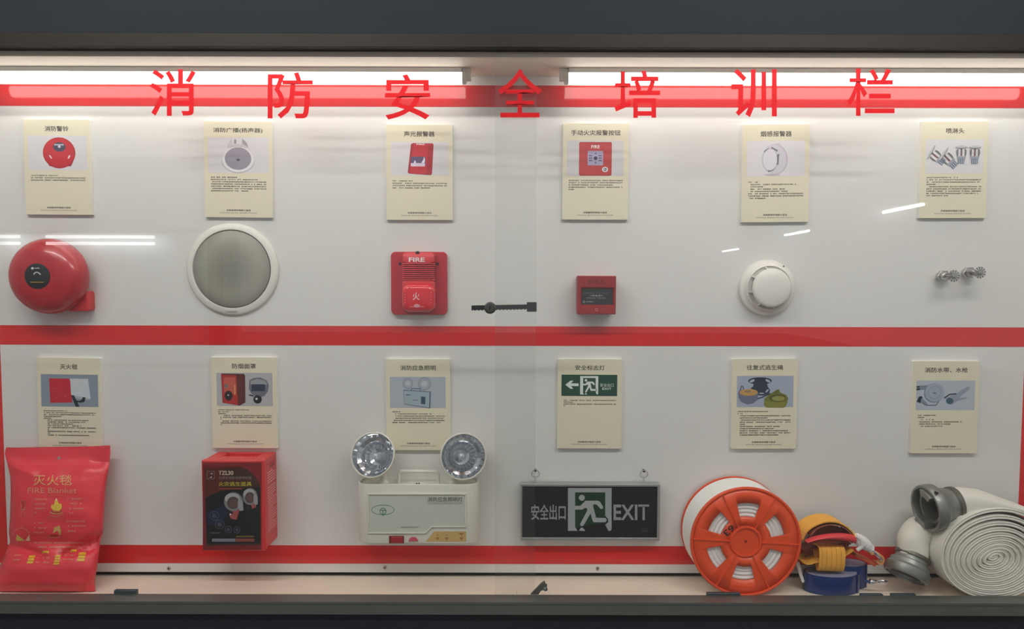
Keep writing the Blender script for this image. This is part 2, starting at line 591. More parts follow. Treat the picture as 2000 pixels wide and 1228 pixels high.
def card(label, title, tw, corners, picture, lines, radius=0.0012, dark=BLACKINK):
    tl, tr, br, bl = [P(x, y, CT) for x, y in corners]
    c = (tl + tr + br + bl) / 4
    ax = ((tr - tl) + (br - bl)) / 2
    ay = ((bl - tl) + (br - tr)) / 2
    w, h = ax.length, ay.length
    ang = (math.atan2(ax.z, ax.x) + math.atan2(-ay.x, -ay.z)) / 2
    # keep the board rectangular
    X = Vector((math.cos(ang), 0, math.sin(ang)))
    Z = Vector((-math.sin(ang), 0, math.cos(ang)))
    t = thing('information_card', label, 'card', (c.x, 0.0, c.z), 'information cards')
    c0 = Vector((c.x, 0, c.z))
    pp = rrect(-w / 2, w / 2, -h / 2, h / 2, radius, 4)
    MB().prism([c0 + X * x + Z * z for x, z in pp], [c0 + X * x + Z * z + Vector((0, -CT + 0.0006, 0)) for x, z in pp]).build('foam_board', M_FOAM, t)
    pp = rrect(-w / 2 + 0.0003, w / 2 - 0.0003, -h / 2 + 0.0003, h / 2 - 0.0003, radius, 4)
    MB().prism([c0 + X * x + Z * z + Vector((0, -CT + 0.0006, 0)) for x, z in pp], [c0 + X * x + Z * z + Vector((0, -CT, 0)) for x, z in pp]).build('printed_sheet', M_CARD, t)
    def f(u, v, l):
        return c0 + X * ((u - 0.5) * w) + Z * ((0.5 - v) * h) + Vector((0, -CT - 0.0001 - 0.00003 * l, 0))
    p = Print(f)
    p.text(title, 0.5 - tw / 2, 0.070, 0.5 + tw / 2, 0.124, dark, 0.012)
    p.build('title', t)
    p = Print(f)
    picture(p)
    p.build('picture', t)
    p = Print(f)
    for i, (v, u0, u1) in enumerate(lines):
        p.dashes(u0, u1, v, 0.0125, (58, 54, 46), 0.0205, i + len(title) * 31)
    p.build('body_text', t)
    p = Print(f)
    p.text('济南索菲特银座大饭店', 0.32, 0.916, 0.68, 0.934, dark, 0.02)
    p.text('SOFITEL JINAN SILVER PLAZA', 0.225, 0.948, 0.775, 0.961, dark, 0.0)
    p.build('footer', t)
    return t

AR = 210.0 / 148.0
RD = (198, 44, 52)

def pic_bell(p):
    p.rect(.06, .17, .95, .53, LIL)
    p.poly([(.34, .44), (.38, .49), (.45, .49), (.62, .49), (.70, .49), (.74, .44)], (150, 30, 38))
    p.ell(.53, .35, .245, .163, (176, 36, 46))
    p.ell(.53, .343, .235, .152, RD)
    p.ell(.535, .288, .095, .05, (78, 72, 92))
    p.rect(.46, .258, .60, .272, (190, 188, 198))
    p.ell(.535, .285, .022, .013, (215, 210, 220))
    p.poly([(.375, .375), (.395, .375), (.425, .41), (.405, .41)], (245, 235, 235))
    p.poly([(.655, .41), (.675, .375), (.70, .375), (.675, .41)], (245, 235, 235))

def pic_speaker(p):
    p.rect(.06, .17, .95, .535, LIL)
    p.poly([(.33, .28), (.36, .22), (.41, .175), (.42, .24), (.55, .24), (.565, .175), (.63, .22), (.66, .28)], (206, 203, 206))
    p.poly([(.56, .18), (.62, .215), (.655, .27), (.57, .235)], (166, 162, 168))
    p.rect(.445, .19, .475, .235, (150, 146, 152))
    p.ell(.5, .405, .245, .136, (196, 192, 200))
    p.ell(.5, .396, .238, .13, (232, 229, 232))
    p.ell(.5, .388, .195, .117, (158, 152, 164))
    p.ell(.5, .40, .028, .013, (96, 92, 104))

def pic_strobe(p):
    p.rect(.07, .18, .94, .53, LIL)
    p.poly([(.40, .193), (.70, .195), (.715, .21), (.69, .515), (.67, .528), (.35, .514), (.325, .50), (.375, .205)], (172, 40, 50))
    p.poly([(.42, .2), (.64, .2), (.60, .515), (.35, .508)], RD)
    p.text('FIRE', .46, .199, .58, .213, (245, 235, 235), 0.02)
    p.poly([(.375, .335), (.595, .335), (.60, .425), (.365, .425)], (98, 84, 118))
    p.rrect(.37, .402, .585, .437, .012, (226, 208, 226))
    p.poly([(.415, .40), (.435, .37), (.45, .40)], (240, 235, 245))
    p.poly([(.53, .40), (.56, .365), (.57, .335), (.585, .36), (.58, .40)], (240, 235, 245))

def pic_button(p):
    p.rect(.065, .178, .925, .545, (216, 213, 213))
    p.rrect(.25, .193, .745, .542, .02, (168, 48, 52))
    p.rrect(.258, .196, .737, .536, .02, (194, 66, 66))
    p.text('FIRE', .435, .225, .56, .258, (245, 238, 238), 0.02)
    p.rrect(.38, .285, .615, .435, .012, (176, 168, 198))
    p.ell(.50, .36, .028, .02, (66, 58, 88))
    for v in (.335, .36, .385):
        p.rect(.40, v - .006, .45, v + .004, (88, 80, 112))
        p.rect(.545, v - .006, .595, v + .004, (88, 80, 112))
    p.poly([(.485, .318), (.515, .318), (.5, .30)], (70, 62, 92))
    p.poly([(.485, .402), (.515, .402), (.5, .42)], (70, 62, 92))
    p.ell(.645, .477, .045, .027, (240, 238, 242))
    p.ring(.638, .477, .021, .016, .007, (50, 48, 78))
    p.ring(.655, .477, .018, .014, .006, (50, 48, 78))

def pic_smoke(p):
    p.rect(.07, .17, .93, .53, (226, 223, 224))
    p.ell(.45, .515, .12, .012, (196, 192, 196))
    p.ell(.54, .202, .03, .012, (210, 206, 212))
    p.ell(.49, .353, .19, .155, (196, 190, 200), 0.15)
    p.ell(.475, .353, .183, .15, (214, 210, 218), 0.15)
    p.ell(.42, .365, .125, .125, (202, 197, 207))
    for pts in ([(.32, .275), (.40, .235), (.385, .25), (.33, .285)], [(.43, .228), (.53, .265), (.52, .28), (.43, .242)],
                [(.515, .31), (.55, .30), (.54, .41), (.50, .415)], [(.38, .475), (.50, .435), (.46, .47), (.39, .487)]):
        p.poly(pts, (120, 114, 122))
    p.ell(.415, .362, .105, .108, (226, 222, 229))

def pic_heads(p):
    p.rect(.07, .185, .93, .535, (224, 221, 221))
    def head(cx, cy, s, r):
        c, n = math.cos(r), math.sin(r)
        T = lambda x, y: (cx + (x * c - y * n) * s, cy + (x * n + y * c) * s / AR)
        def q(pts, rgb):
            p.poly([T(x, y) for x, y in pts], rgb)
        q([(-.22, .2), (.22, .2), (.2, .55), (-.2, .55)], (112, 122, 138))
        for k in (-.1, .02, .14):
            q([(k - .03, .26), (k + .01, .26), (k + .01, .55), (k - .03, .55)], (188, 194, 204))
        q([(-.27, .1), (.27, .1), (.27, .24), (-.27, .24)], (160, 164, 172))
        q([(-.3, -.3), (-.2, -.36), (-.2, .1), (-.27, .1), (-.32, -.1)], (110, 112, 118))
        q([(.3, -.3), (.2, -.36), (.2, .1), (.27, .1), (.32, -.1)], (110, 112, 118))
        q([(-.05, -.3), (.05, -.3), (.05, .08), (-.05, .08)], (130, 88, 92))
        q([(-.09, -.42), (.09, -.42), (.0, -.26)], (74, 74, 80))
        p.ell(*T(0, -.46), .38 * s, .09 * s / AR, (140, 142, 146), r)
        p.ell(*T(0, -.48), .36 * s, .06 * s / AR, (198, 198, 200), r)
    head(.24, .37, .25, -.9)
    head(.42, .40, .26, -.8)
    head(.60, .345, .24, .0)
    head(.80, .345, .24, .0)

def pic_blanket(p):
    p.rect(.06, .18, .955, .53, (140, 152, 164))
    p.poly([(.19, .225), (.50, .225), (.535, .28), (.545, .485), (.20, .49)], (196, 40, 56))
    for u, v in ((.29, .335), (.32, .37), (.31, .43), (.45, .42)):
        p.ell(u, v, .008, .005, (222, 130, 140))
    p.poly([(.52, .225), (.80, .225), (.835, .44), (.80, .45), (.53, .40)], (206, 212, 216))
    p.poly([(.54, .40), (.82, .44), (.80, .455), (.54, .43)], (178, 184, 190))
    p.poly([(.53, .405), (.575, .405), (.66, .53), (.60, .53)], (34, 46, 52))
    p.poly([(.60, .46), (.66, .465), (.70, .45), (.71, .425), (.755, .425), (.74, .475), (.68, .485), (.61, .478)], (34, 46, 52))

def pic_mask(p):
    p.rect(.08, .17, .93, .535, (184, 182, 184))
    p.poly([(.15, .185), (.18, .178), (.50, .182), (.515, .20), (.515, .495), (.425, .53), (.165, .50)], (96, 40, 36))
    p.poly([(.155, .19), (.385, .20), (.40, .525), (.17, .498)], (178, 48, 44))
    p.rrect(.19, .22, .37, .40, .02, (196, 92, 76))
    p.ell(.225, .315, .03, .022, (120, 116, 112))
    p.ell(.26, .42, .06, .055, (50, 36, 36))
    p.ell(.255, .415, .012, .008, (225, 215, 210))
    p.rect(.345, .30, .37, .41, (214, 150, 96))
    p.poly([(.58, .25), (.65, .225), (.75, .22), (.84, .25), (.875, .30), (.86, .37), (.80, .425), (.72, .44), (.62, .41), (.57, .35)], (112, 116, 126))
    p.poly([(.60, .26), (.70, .235), (.82, .255), (.85, .30), (.6, .30)], (156, 158, 164))
    p.poly([(.61, .295), (.815, .295), (.815, .37), (.61, .37)], (52, 60, 82))
    p.line([(.57, .41), (.64, .425)], .02, (40, 42, 50), AR)
    p.ell(.70, .46, .065, .046, (36, 34, 40))
    p.ell(.685, .455, .018, .011, (228, 228, 232))

def pic_lamp(p):
    p.rect(.06, .195, .93, .535, (178, 186, 194))
    for cx, cy, r in ((.34, .268, .08), (.60, .27, .098)):
        p.ell(cx, cy, r, r / AR * 1.05, (132, 140, 152))
        p.ell(cx, cy, r * .9, r / AR * .95, (168, 174, 184))
        p.ell(cx, cy, r * .5, r / AR * .5, (190, 195, 203))
    p.line([(.39, .345), (.40, .322), (.53, .325), (.535, .35)], .014, (96, 104, 116), AR)
    p.poly([(.27, .335), (.70, .355), (.69, .54), (.28, .495)], (96, 112, 126))
    p.poly([(.275, .345), (.68, .362), (.67, .53), (.285, .49)], (164, 180, 188))
    p.rect(.31, .388, .38, .396, (60, 72, 92))
    p.rect(.41, .445, .49, .452, (110, 124, 136))
    p.poly([(.545, .41), (.615, .414), (.61, .495), (.545, .49)], (60, 86, 108))

def running_man(p, M, door, green, man):
    q = lambda pts, rgb: p.poly([M(x, y) for x, y in pts], rgb)
    q([(795, 395), (1175, 395), (1175, 700), (1205, 735), (1180, 785), (1010, 800), (860, 835), (810, 850), (795, 830)], green)
    q([(705, 340), (1255, 340), (1255, 395), (705, 395)], door)
    q([(705, 395), (795, 395), (795, 830), (825, 880), (705, 880)], door)
    q([(1175, 395), (1255, 395), (1255, 860), (1240, 880), (1215, 880), (1175, 805), (1210, 770), (1212, 735), (1175, 690)], door)
    q([(880 + 38 * math.cos(a), 463 + 38 * math.sin(a)) for a in [i * math.pi / 10 for i in range(20)]], man)
    q([(925, 500), (1085, 500), (1110, 515), (1148, 575), (1146, 598), (1120, 606), (1060, 545), (1030, 545), (1010, 600), (950, 600), (920, 590), (890, 612), (795, 612), (795, 565), (860, 565)], man)
    q([(950, 590), (1020, 560), (1060, 715), (1180, 718), (1195, 745), (1180, 772), (1030, 772), (1015, 750), (990, 660), (900, 815), (870, 822), (857, 797), (945, 630)], man)
    q([(848, 872), (868, 840), (890, 840), (925, 880), (850, 880)], man)

def pic_exit(p):
    p.rect(.06, .175, .925, .412, (36, 76, 60))
    W = (226, 232, 228)
    p.poly([(.12, .287), (.20, .242), (.245, .242), (.205, .272), (.325, .272), (.325, .302), (.205, .302), (.245, .332), (.20, .332)], W)
    running_man(p, lambda x, y: (.35 + (x - 705) / 550 * .28, .19 + (y - 340) / 540 * .205), W, (40, 80, 64), W)
    p.text('安全出口', .66, .27, .87, .308, W, 0.0)
    p.text('EXIT', .695, .318, .835, .342, W, 0.02)

def pic_rope(p):
    p.rect(.08, .19, .94, .535, (168, 178, 194))
    nv = (40, 50, 70)
    p.ell(.43, .245, .18, .04, nv)
    p.ell(.31, .245, .04, .014, (176, 184, 198), -.3)
    p.ell(.55, .245, .04, .014, (176, 184, 198), .3)
    p.poly([(.33, .25), (.53, .25), (.55, .31), (.585, .345), (.57, .39), (.48, .41), (.36, .40), (.28, .335), (.33, .30)], (46, 56, 76))
    p.ell(.54, .355, .03, .011, (176, 184, 198), -.6)
    p.ell(.455, .383, .04, .007, (176, 184, 198))
    p.line([(.37, .45), (.47, .425), (.60, .385)], .018, nv, AR)
    p.line([(.125, .36), (.15, .30), (.17, .305), (.19, .35)], .014, (70, 76, 92), AR)
    p.poly([(.10, .37), (.12, .345), (.30, .33), (.40, .37), (.405, .45), (.33, .495), (.24, .505), (.14, .475), (.105, .425)], (112, 114, 136))
    p.ell(.26, .372, .14, .038, (196, 152, 88))
    p.ell(.245, .36, .05, .014, (150, 126, 96))
    p.poly([(.50, .44), (.60, .385), (.68, .345), (.72, .335), (.74, .375), (.83, .40), (.865, .44), (.83, .525), (.80, .54), (.53, .54), (.495, .51)], (120, 122, 48))
    p.ell(.70, .435, .13, .042, (84, 88, 34))
    p.ell(.715, .44, .10, .028, (150, 150, 78))
    p.poly([(.50, .47), (.70, .49), (.83, .475), (.81, .535), (.53, .538)], (132, 134, 56))
    p.poly([(.62, .38), (.70, .34), (.735, .375), (.68, .40)], (104, 108, 40))

def pic_hose(p):
    p.rect(.06, .21, .94, .53, (184, 192, 202))
    p.ell(.325, .345, .15, .105, (120, 134, 148))
    p.ell(.335, .34, .145, .10, (164, 174, 186))
    p.ring(.335, .34, .10, .07, .006, (140, 152, 166))
    p.ell(.335, .345, .03, .008, (116, 126, 140))
    p.poly([(.07, .268), (.22, .26), (.20, .31), (.07, .312)], (128, 140, 150))
    p.rect(.06, .27, .11, .286, (34, 54, 62))
    p.rect(.06, .295, .115, .315, (34, 54, 62))
    p.poly([(.07, .44), (.10, .385), (.145, .378), (.16, .40), (.13, .455)], (30, 52, 62))
    p.poly([(.14, .40), (.20, .43), (.24, .465), (.19, .475), (.13, .445)], (138, 150, 160))
    p.line([(.15, .45), (.22, .478), (.36, .478), (.40, .44)], .016, (110, 122, 134), AR)
    p.poly([(.50, .40), (.66, .35), (.83, .27), (.865, .285), (.84, .31), (.70, .40), (.84, .385), (.80, .41), (.68, .43), (.60, .47), (.53, .46)], (150, 160, 172))
    p.line([(.48, .40), (.56, .36), (.66, .352)], .018, (34, 46, 58), AR)
    p.ell(.565, .43, .055, .034, (66, 98, 112))

def L(v0, dv, spec):
    return [(v0 + i * dv, a, b) for i, (a, b) in enumerate(spec)]

F0, F1 = .095, .915
card('cream card titled fire alarm bell with a red bell picture', '消防警铃', .355,
     [(42, 233.5), (172.5, 232.5), (182.5, 418), (53, 420.5)], pic_bell,
     L(.588, .0245, [(F0, .51), (F0, F1), (F0, F1), (F0, .12)]))
card('cream card titled fire broadcast with a ceiling speaker picture', '消防广播(扬声器)', .72,
     [(394, 237), (528, 236), (535, 424), (404, 425)], pic_speaker,
     L(.583, .0235, [(F0, .48), (F0, .80), (F0, F1), (F0, F1), (F0, F1), (F0, F1), (F0, .65)]))
card('cream card with a picture of a red sounder strobe', '声光报警器', .46,
     [(753, 243), (883, 243.5), (885, 429), (755.5, 430)], pic_strobe,
     L(.59, .0245, [(F0, .41), (F0, F1), (F0, F1), (F0, .69)]))
card('cream card with a picture of a square red call point', '手动火灾报警按钮', .745,
     [(1098.7, 241), (1228, 240.5), (1226.5, 429), (1098.7, 429)], pic_button,
     L(.592, .0235, [(F0, F1), (F0, F1), (F0, .77), (F0, F1), (F0, .20)]))
card('cream card with a picture of a white smoke detector', '烟感报警器', .46,
     [(1451, 243), (1584, 242), (1577.5, 432.5), (1447, 435)], pic_smoke,
     L(.59, .0235, [(F0, .24), (.13, .80), (.13, .31), (.13, .65), (.13, .68), (F0, F1), (F0, F1), (F0, .36)]))
card('cream card with a picture of four sprinkler heads', '喷淋头', .27,
     [(1799.5, 238), (1931, 235.5), (1926, 424.5), (1796, 427)], pic_heads,
     L(.58, .0235, [(F0, .57), (F0, F1), (F0, F1), (F0, .24), (.14, F1), (F0, F1), (F0, F1), (F0, .88), (F0, .48)]))
card('cream card half hidden behind the red fire blanket pouch', '灭火毯', .275,
     [(68, 698.5), (193, 698.5), (202.5, 878), (79, 878)], pic_blanket,
     L(.578, .0203, [(F0, .46), (F0, F1), (F0, F1), (F0, .38), (F0, .22), (.15, .80), (.15, .74), (.15, .56), (.15, .69), (.15, F1), (.15, .17), (.15, F1), (.15, .19), (.15, .81)]))
card('cream card with smoke mask picture above the red box', '防烟面罩', .36,
     [(411, 697.5), (540, 697.5), (543.5, 875), (416, 875)], pic_mask,
     L(.578, .0205, [(F0, .56), (F0, .25), (F0, .22), (.16, F1), (.13, F1), (.13, .15), (.16, F1), (.13, F1), (.13, .15)]))
card('cream card directly above the twin head emergency light', '消防应急照明', .55,
     [(754, 700.6), (879, 701), (879.5, 879), (754.5, 879)], pic_lamp,
     L(.578, .0235, [(F0, .22), (.14, .72), (.14, F1), (.14, .89), (F0, F1), (F0, .85)]))
card('cream card with a green running man exit picture', '安全标志灯', .46,
     [(1089, 700.6), (1215, 701), (1214, 875.7), (1088.5, 875.7)], pic_exit,
     L(.462, .0205, [(F0, F1), (F0, .27), (F0, F1), (F0, .11)]))
card('cream card with escape rope picture above the orange reel', '往复式逃生绳', .55,
     [(1430.6, 700.6), (1559, 699.8), (1554.5, 876), (1426.5, 876.5)], pic_rope,
     L(.585, .0237, [(F0, .57), (F0, .17), (.13, F1), (.13, .55), (.13, F1), (.13, F1), (.13, .20), (.13, .74), (.13, .67), (.13, .86), (.13, F1), (.13, .72)]), radius=0.004)
card('cream card with fire hose picture above the hose roll', '消防水带、水枪', .64,
     [(1785, 704), (1915, 705.6), (1906.7, 885.6), (1776.4, 884.7)], pic_hose,
     L(.587, .0235, [(F0, .36), (F0, .20), (.14, .35), (.12, .77), (.12, .58), (.14, .47)]))
#PART3

NY = Vector((0, -1, 0))
# ---------------------------------------------------------------- fire bell
def bell():
    Yr = 0.036
    c = P(98.5, 539.5, Yr)
    R = 73.5 * S(Yr)
    t = thing('fire_bell', 'red round fire alarm bell with black centre label', 'bell', (c.x, 0, c.z))
    a, q = P(75, 607.5, 0.03), P(170.5, 568, 0.03)
    MB().prism(*slab(a.x, q.x, a.z, q.z, 0.006, 0.0, -0.030)).build('back_box', M_REDP, t, bevel=0.0025)
    prof = [(R * .97, 0.026), (R * .995, 0.030), (R, 0.036), (R * .99, 0.044), (R * .965, 0.052), (R * .92, 0.060), (R * .85, 0.067), (R * .76, 0.0725), (R * .62, 0.077), (R * .45, 0.0795), (R * .25, 0.0807), (0, 0.081)]
    MB().lathe((c.x, 0, c.z), NY, prof, 64).build('gong', mat('bell_red_enamel', (178, 32, 40), 0.26, coat=0.35, vary=0.04, scale=20), t)
    MB().lathe((c.x, 0, c.z), NY, [(0.034, 0.018), (0.034, 0.030)], 24).build('clapper_hub', M_DARKIN, t)
    RL = 24.5 * S(.08)
    lb = MB().lathe((c.x, 0, c.z), NY, [(RL, 0.0785), (RL, 0.0818), (RL * .96, 0.0822), (0, 0.0824)], 40).build('label_disc', mat('bell_label', (34, 32, 38), 0.35), t)
    k = S(.0824)
    p = Print(lambda x, y, l: Vector((c.x + x * k, -0.0826 - 0.00003 * l, c.z - y * k)))
    p.ell(-8, -15, 2.6, 2.2, (225, 220, 220))
    p.line([(-4, -15), (6, -15.5)], 1.6, (190, 186, 186))
    p.line([(-6, -3), (-3.5, -6.5), (1, -7.5), (5, -5.5), (7.5, -2.5)], 2.2, (205, 202, 204))
    p.rect(-13, 11, 13, 13, (150, 120, 40))
    p.build('label_print', lb)
bell()

# ---------------------------------------------------------------- ceiling speaker
def speaker():
    c = P(452.5, 525.3, 0.010)
    R = 90 * S(.010)
    r = 75.5 * S(.010)
    t = thing('ceiling_speaker', 'large round white loudspeaker with grey mesh grille', 'speaker', (c.x, 0, c.z))
    MB().lathe((c.x, 0, c.z), NY, [(R * .995, 0), (R, 0.002), (R * .995, 0.0050), (R * .985, 0.0068), (R * .96, 0.0082), (r * 1.05, 0.0104), (r * 1.015, 0.0104), (r * 1.003, 0.0090), (r * .998, 0.006)], 96, caps=False).build('bezel', M_WPLAS, t)
    MB().lathe((c.x, 0, c.z), NY, [(r * 1.004, 0.001), (r * 1.004, 0.006)], 64).build('gap_ring', M_DARKIN, t)
    MB().lathe((c.x, 0, c.z), NY, [(r * .985, 0.002), (r * .985, 0.0098), (r * .96, 0.0108), (r * .6, 0.0118), (0, 0.0124)], 96).build('grille', mat_dots('speaker_mesh', (166, 164, 150), (104, 104, 96), 480), t)
    p = Print(lambda x, y, l: P(x, y, 0.0123))
    p.rect(441, 605.5, 463, 607.5, (196, 194, 188))
    p.build('nameplate', t)
speaker()

# ---------------------------------------------------------------- sounder strobe
def strobe():
    t = thing('sounder_strobe', 'red wall sounder strobe marked FIRE with ribbed body', 'alarm', P(818.5, 613, 0) * 1.0)
    Yp = 0.012
    a, q = P(764, 614.5, Yp), P(873, 491.5, Yp)
    MB().prism(*slab(a.x, q.x, a.z, q.z, 0.010, 0.0, -Yp)).build('base_plate', mat('strobe_base_red', (186, 42, 54), 0.4), t, bevel=0.0015)
    Yb = 0.038
    x0, x1 = P(785, 500, Yb).x, P(849, 500, Yb).x
    zt_, zb_ = P(817, 493, Yb).z, P(817, 609, Yb).z
    zr1, zr0 = P(817, 513, Yb).z, P(817, 548.5, Yb).z
    mr = mat('strobe_body_red', (212, 58, 66), 0.33)
    # cap above the ribs and chin below them
    def rounded_ring(y, inset, z0, z1, rr):
        return [(x, y, z) for x, z in rrect(x0 + inset, x1 - inset, z0, z1, rr, 6)]
    MB().loft([rounded_ring(-Yp, 0, zr1 - 0.001, zt_, 0.008), rounded_ring(-Yb + 0.009, 0, zr1 - 0.001, zt_, 0.008), rounded_ring(-Yb + 0.003, 0.0022, zr1 - 0.001, zt_ - 0.003, 0.007), rounded_ring(-Yb, 0.008, zr1 - 0.001, zt_ - 0.008, 0.004)]).build('cap', mr, t)
    MB().prism(*slab(x0, x1, zb_ + 0.004, zr0 + 0.001, 0.006, -Yp, -Yb + 0.001)).build('chin', mr, t, bevel=0.003)
    MB().box(x0 + 0.003, x1 - 0.003, -Yb + 0.005, -Yp, zr0, zr1).build('grille_core', mat('strobe_groove_shade', (130, 28, 34), 0.5), t)  # darker red paints the shade in the grooves between ribs
    n = 9
    for i in range(n):
        z = zr1 - (i + 0.5) * (zr1 - zr0) / n
        h = (zr1 - zr0) / n * 0.29
        MB().box(x0 + 0.0003, x1 - 0.0003, -Yb + 0.0002, -Yp, z - h, z + h).build('rib', mr, t, bevel=0.0007)
    lx0, lx1 = P(784.5, 580, .05).x, P(849.5, 580, .05).x
    lz1, lz0 = P(817, 553.5, .05).z, P(817, 609.5, .05).z
    def lr(y, ins, rr):
        return [(x, y, z) for x, z in rrect(lx0 + ins, lx1 - ins, lz0 + ins, lz1 - ins, rr, 6)]
    ml = mat('strobe_lens_red', (216, 26, 40), 0.10, coat=0.6)
    lb_ = ml.node_tree.nodes['Principled BSDF']
    lb_.inputs['Subsurface Weight'].default_value = 0.25
    lb_.inputs['Subsurface Radius'].default_value = (0.01, 0.002, 0.002)
    ls = MB().loft([lr(-Yb + 0.004, 0, 0.017), lr(-Yb - 0.006, 0.0002, 0.017), lr(-Yb - 0.012, 0.0022, 0.0155), lr(-Yb - 0.0155, 0.006, 0.012), lr(-Yb - 0.017, 0.011, 0.007)]).build('lens', ml, t)
    # prismatic teeth round the lens window
    mt = mat('strobe_lens_prism', (238, 96, 104), 0.15)
    for k in range(9):
        x = lx0 + (lx1 - lx0) * (0.22 + 0.56 * k / 8)
        MB().box(x - 0.0013, x + 0.0013, -Yb - 0.0166, -Yb - 0.013, lz1 - 0.0135, lz1 - 0.008).build('lens_prism', mt, ls, bevel=0.0006)
    for s in (0, 1):
        for k in range(5):
            z = lz1 - 0.018 - k * 0.0055
            x = lx0 + 0.0085 if s == 0 else lx1 - 0.0085
            MB().box(x - 0.0018, x + 0.0018, -Yb - 0.0163, -Yb - 0.013, z - 0.0013, z + 0.0013).build('lens_prism', mt, ls, bevel=0.0006)
    p = Print(flat(Yb + 0.0172))
    p.text('火', 806, 571, 819.5, 585.5, (245, 214, 214), 0.0)
    p.build('lens_character', ls)
    p = Print(flat(Yb + 0.0172))
    p.ell(814, 597, 6, 3.6, (226, 150, 152))
    p.rect(800, 598.2, 828, 599.4, (222, 140, 144))
    p.build('flash_tube', ls)
    p = Print(flat(Yb + 0.0002))
    p.text('FIRE', 799, 503, 829, 511, (246, 226, 226), 0.03)
    p.build('lettering', t)
    cc = P(815.5, 493.5, Yb - 0.006)
    MB().lathe(cc, (0, -0.5, 0.8), [(0.0042, -0.001), (0.0042, 0.0018)], 16).build('cable_notch', M_DARKIN, t)
    for hx, hy in ((781.5, 515), (854.5, 515.5)):
        MB().lathe(P(hx, hy, Yp), NY, [(0.0034, -0.002), (0.0034, 0.0004)], 16).build('screw_hole', mat('hole_shadow', (70, 20, 22), 0.7), t)
strobe()

# ---------------------------------------------------------------- ratchet lock on the panes
def lock():
    Yb = Y_IN + 0.0032
    t = thing('showcase_lock', 'dark metal ratchet lock bar between the sliding panes', 'lock', P(957.5, 601, Yb))
    m = MB()
    xa, xb = P(921, 600, Yb).x, P(1046, 600, Yb).x
    z_at = lambda px: P(px, 601.5 - (px - 920) * 0.018, Yb).z
    zl, zr = z_at(921), z_at(1046)
    hh = 5.2 * S(Yb)
    n = 36
    top, bot = [], []
    for i in range(n + 1):
        f = i / n
        x, z = xa + (xb - xa) * f, zl + (zr - zl) * f
        top.append((x, z + hh))
        bot.append((x, z - hh + (0.0016 if i % 2 else 0.0)))
    poly = top + bot[::-1]
    m.prism([(x, -Yb + 0.001, z) for x, z in poly], [(x, -Yb - 0.001, z) for x, z in poly])
    m.build('ratchet_bar', M_DARKMETAL, t, smooth=False)
    hx0, hx1 = P(1029, 600, Yb).x, X_IN + 0.0022
    hz = zr
    MB().box(hx0, hx1, -Yb - 0.0016, -Y_IN - 0.0003, hz - 0.0095, hz + 0.0095).box(X_IN + 0.0004, hx1, -Y_IN - 0.0005, -Y_IN + GT + 0.0012, hz - 0.0095, hz + 0.0095).build('hook', M_DARKMETAL, t, bevel=0.0006)
    c = P(957.3, 601, Yb)
    c.y = -Yb
    MB().lathe(c, NY, [(0.0105, -0.0025), (0.0118, 0.0), (0.0118, 0.005), (0.0102, 0.006), (0.0102, 0.016), (0.0088, 0.0172), (0.0066, 0.0174), (0.0064, 0.0166), (0, 0.0166)], 40).build('lock_barrel', mat('lock_barrel_metal', (96, 94, 92), 0.3, 0.8), t)
    MB().box(c.x - 0.0011, c.x + 0.0011, -Yb - 0.0171, -Yb - 0.016, c.z - 0.0035, c.z + 0.0035).build('keyway', M_DARKIN, t)
lock()

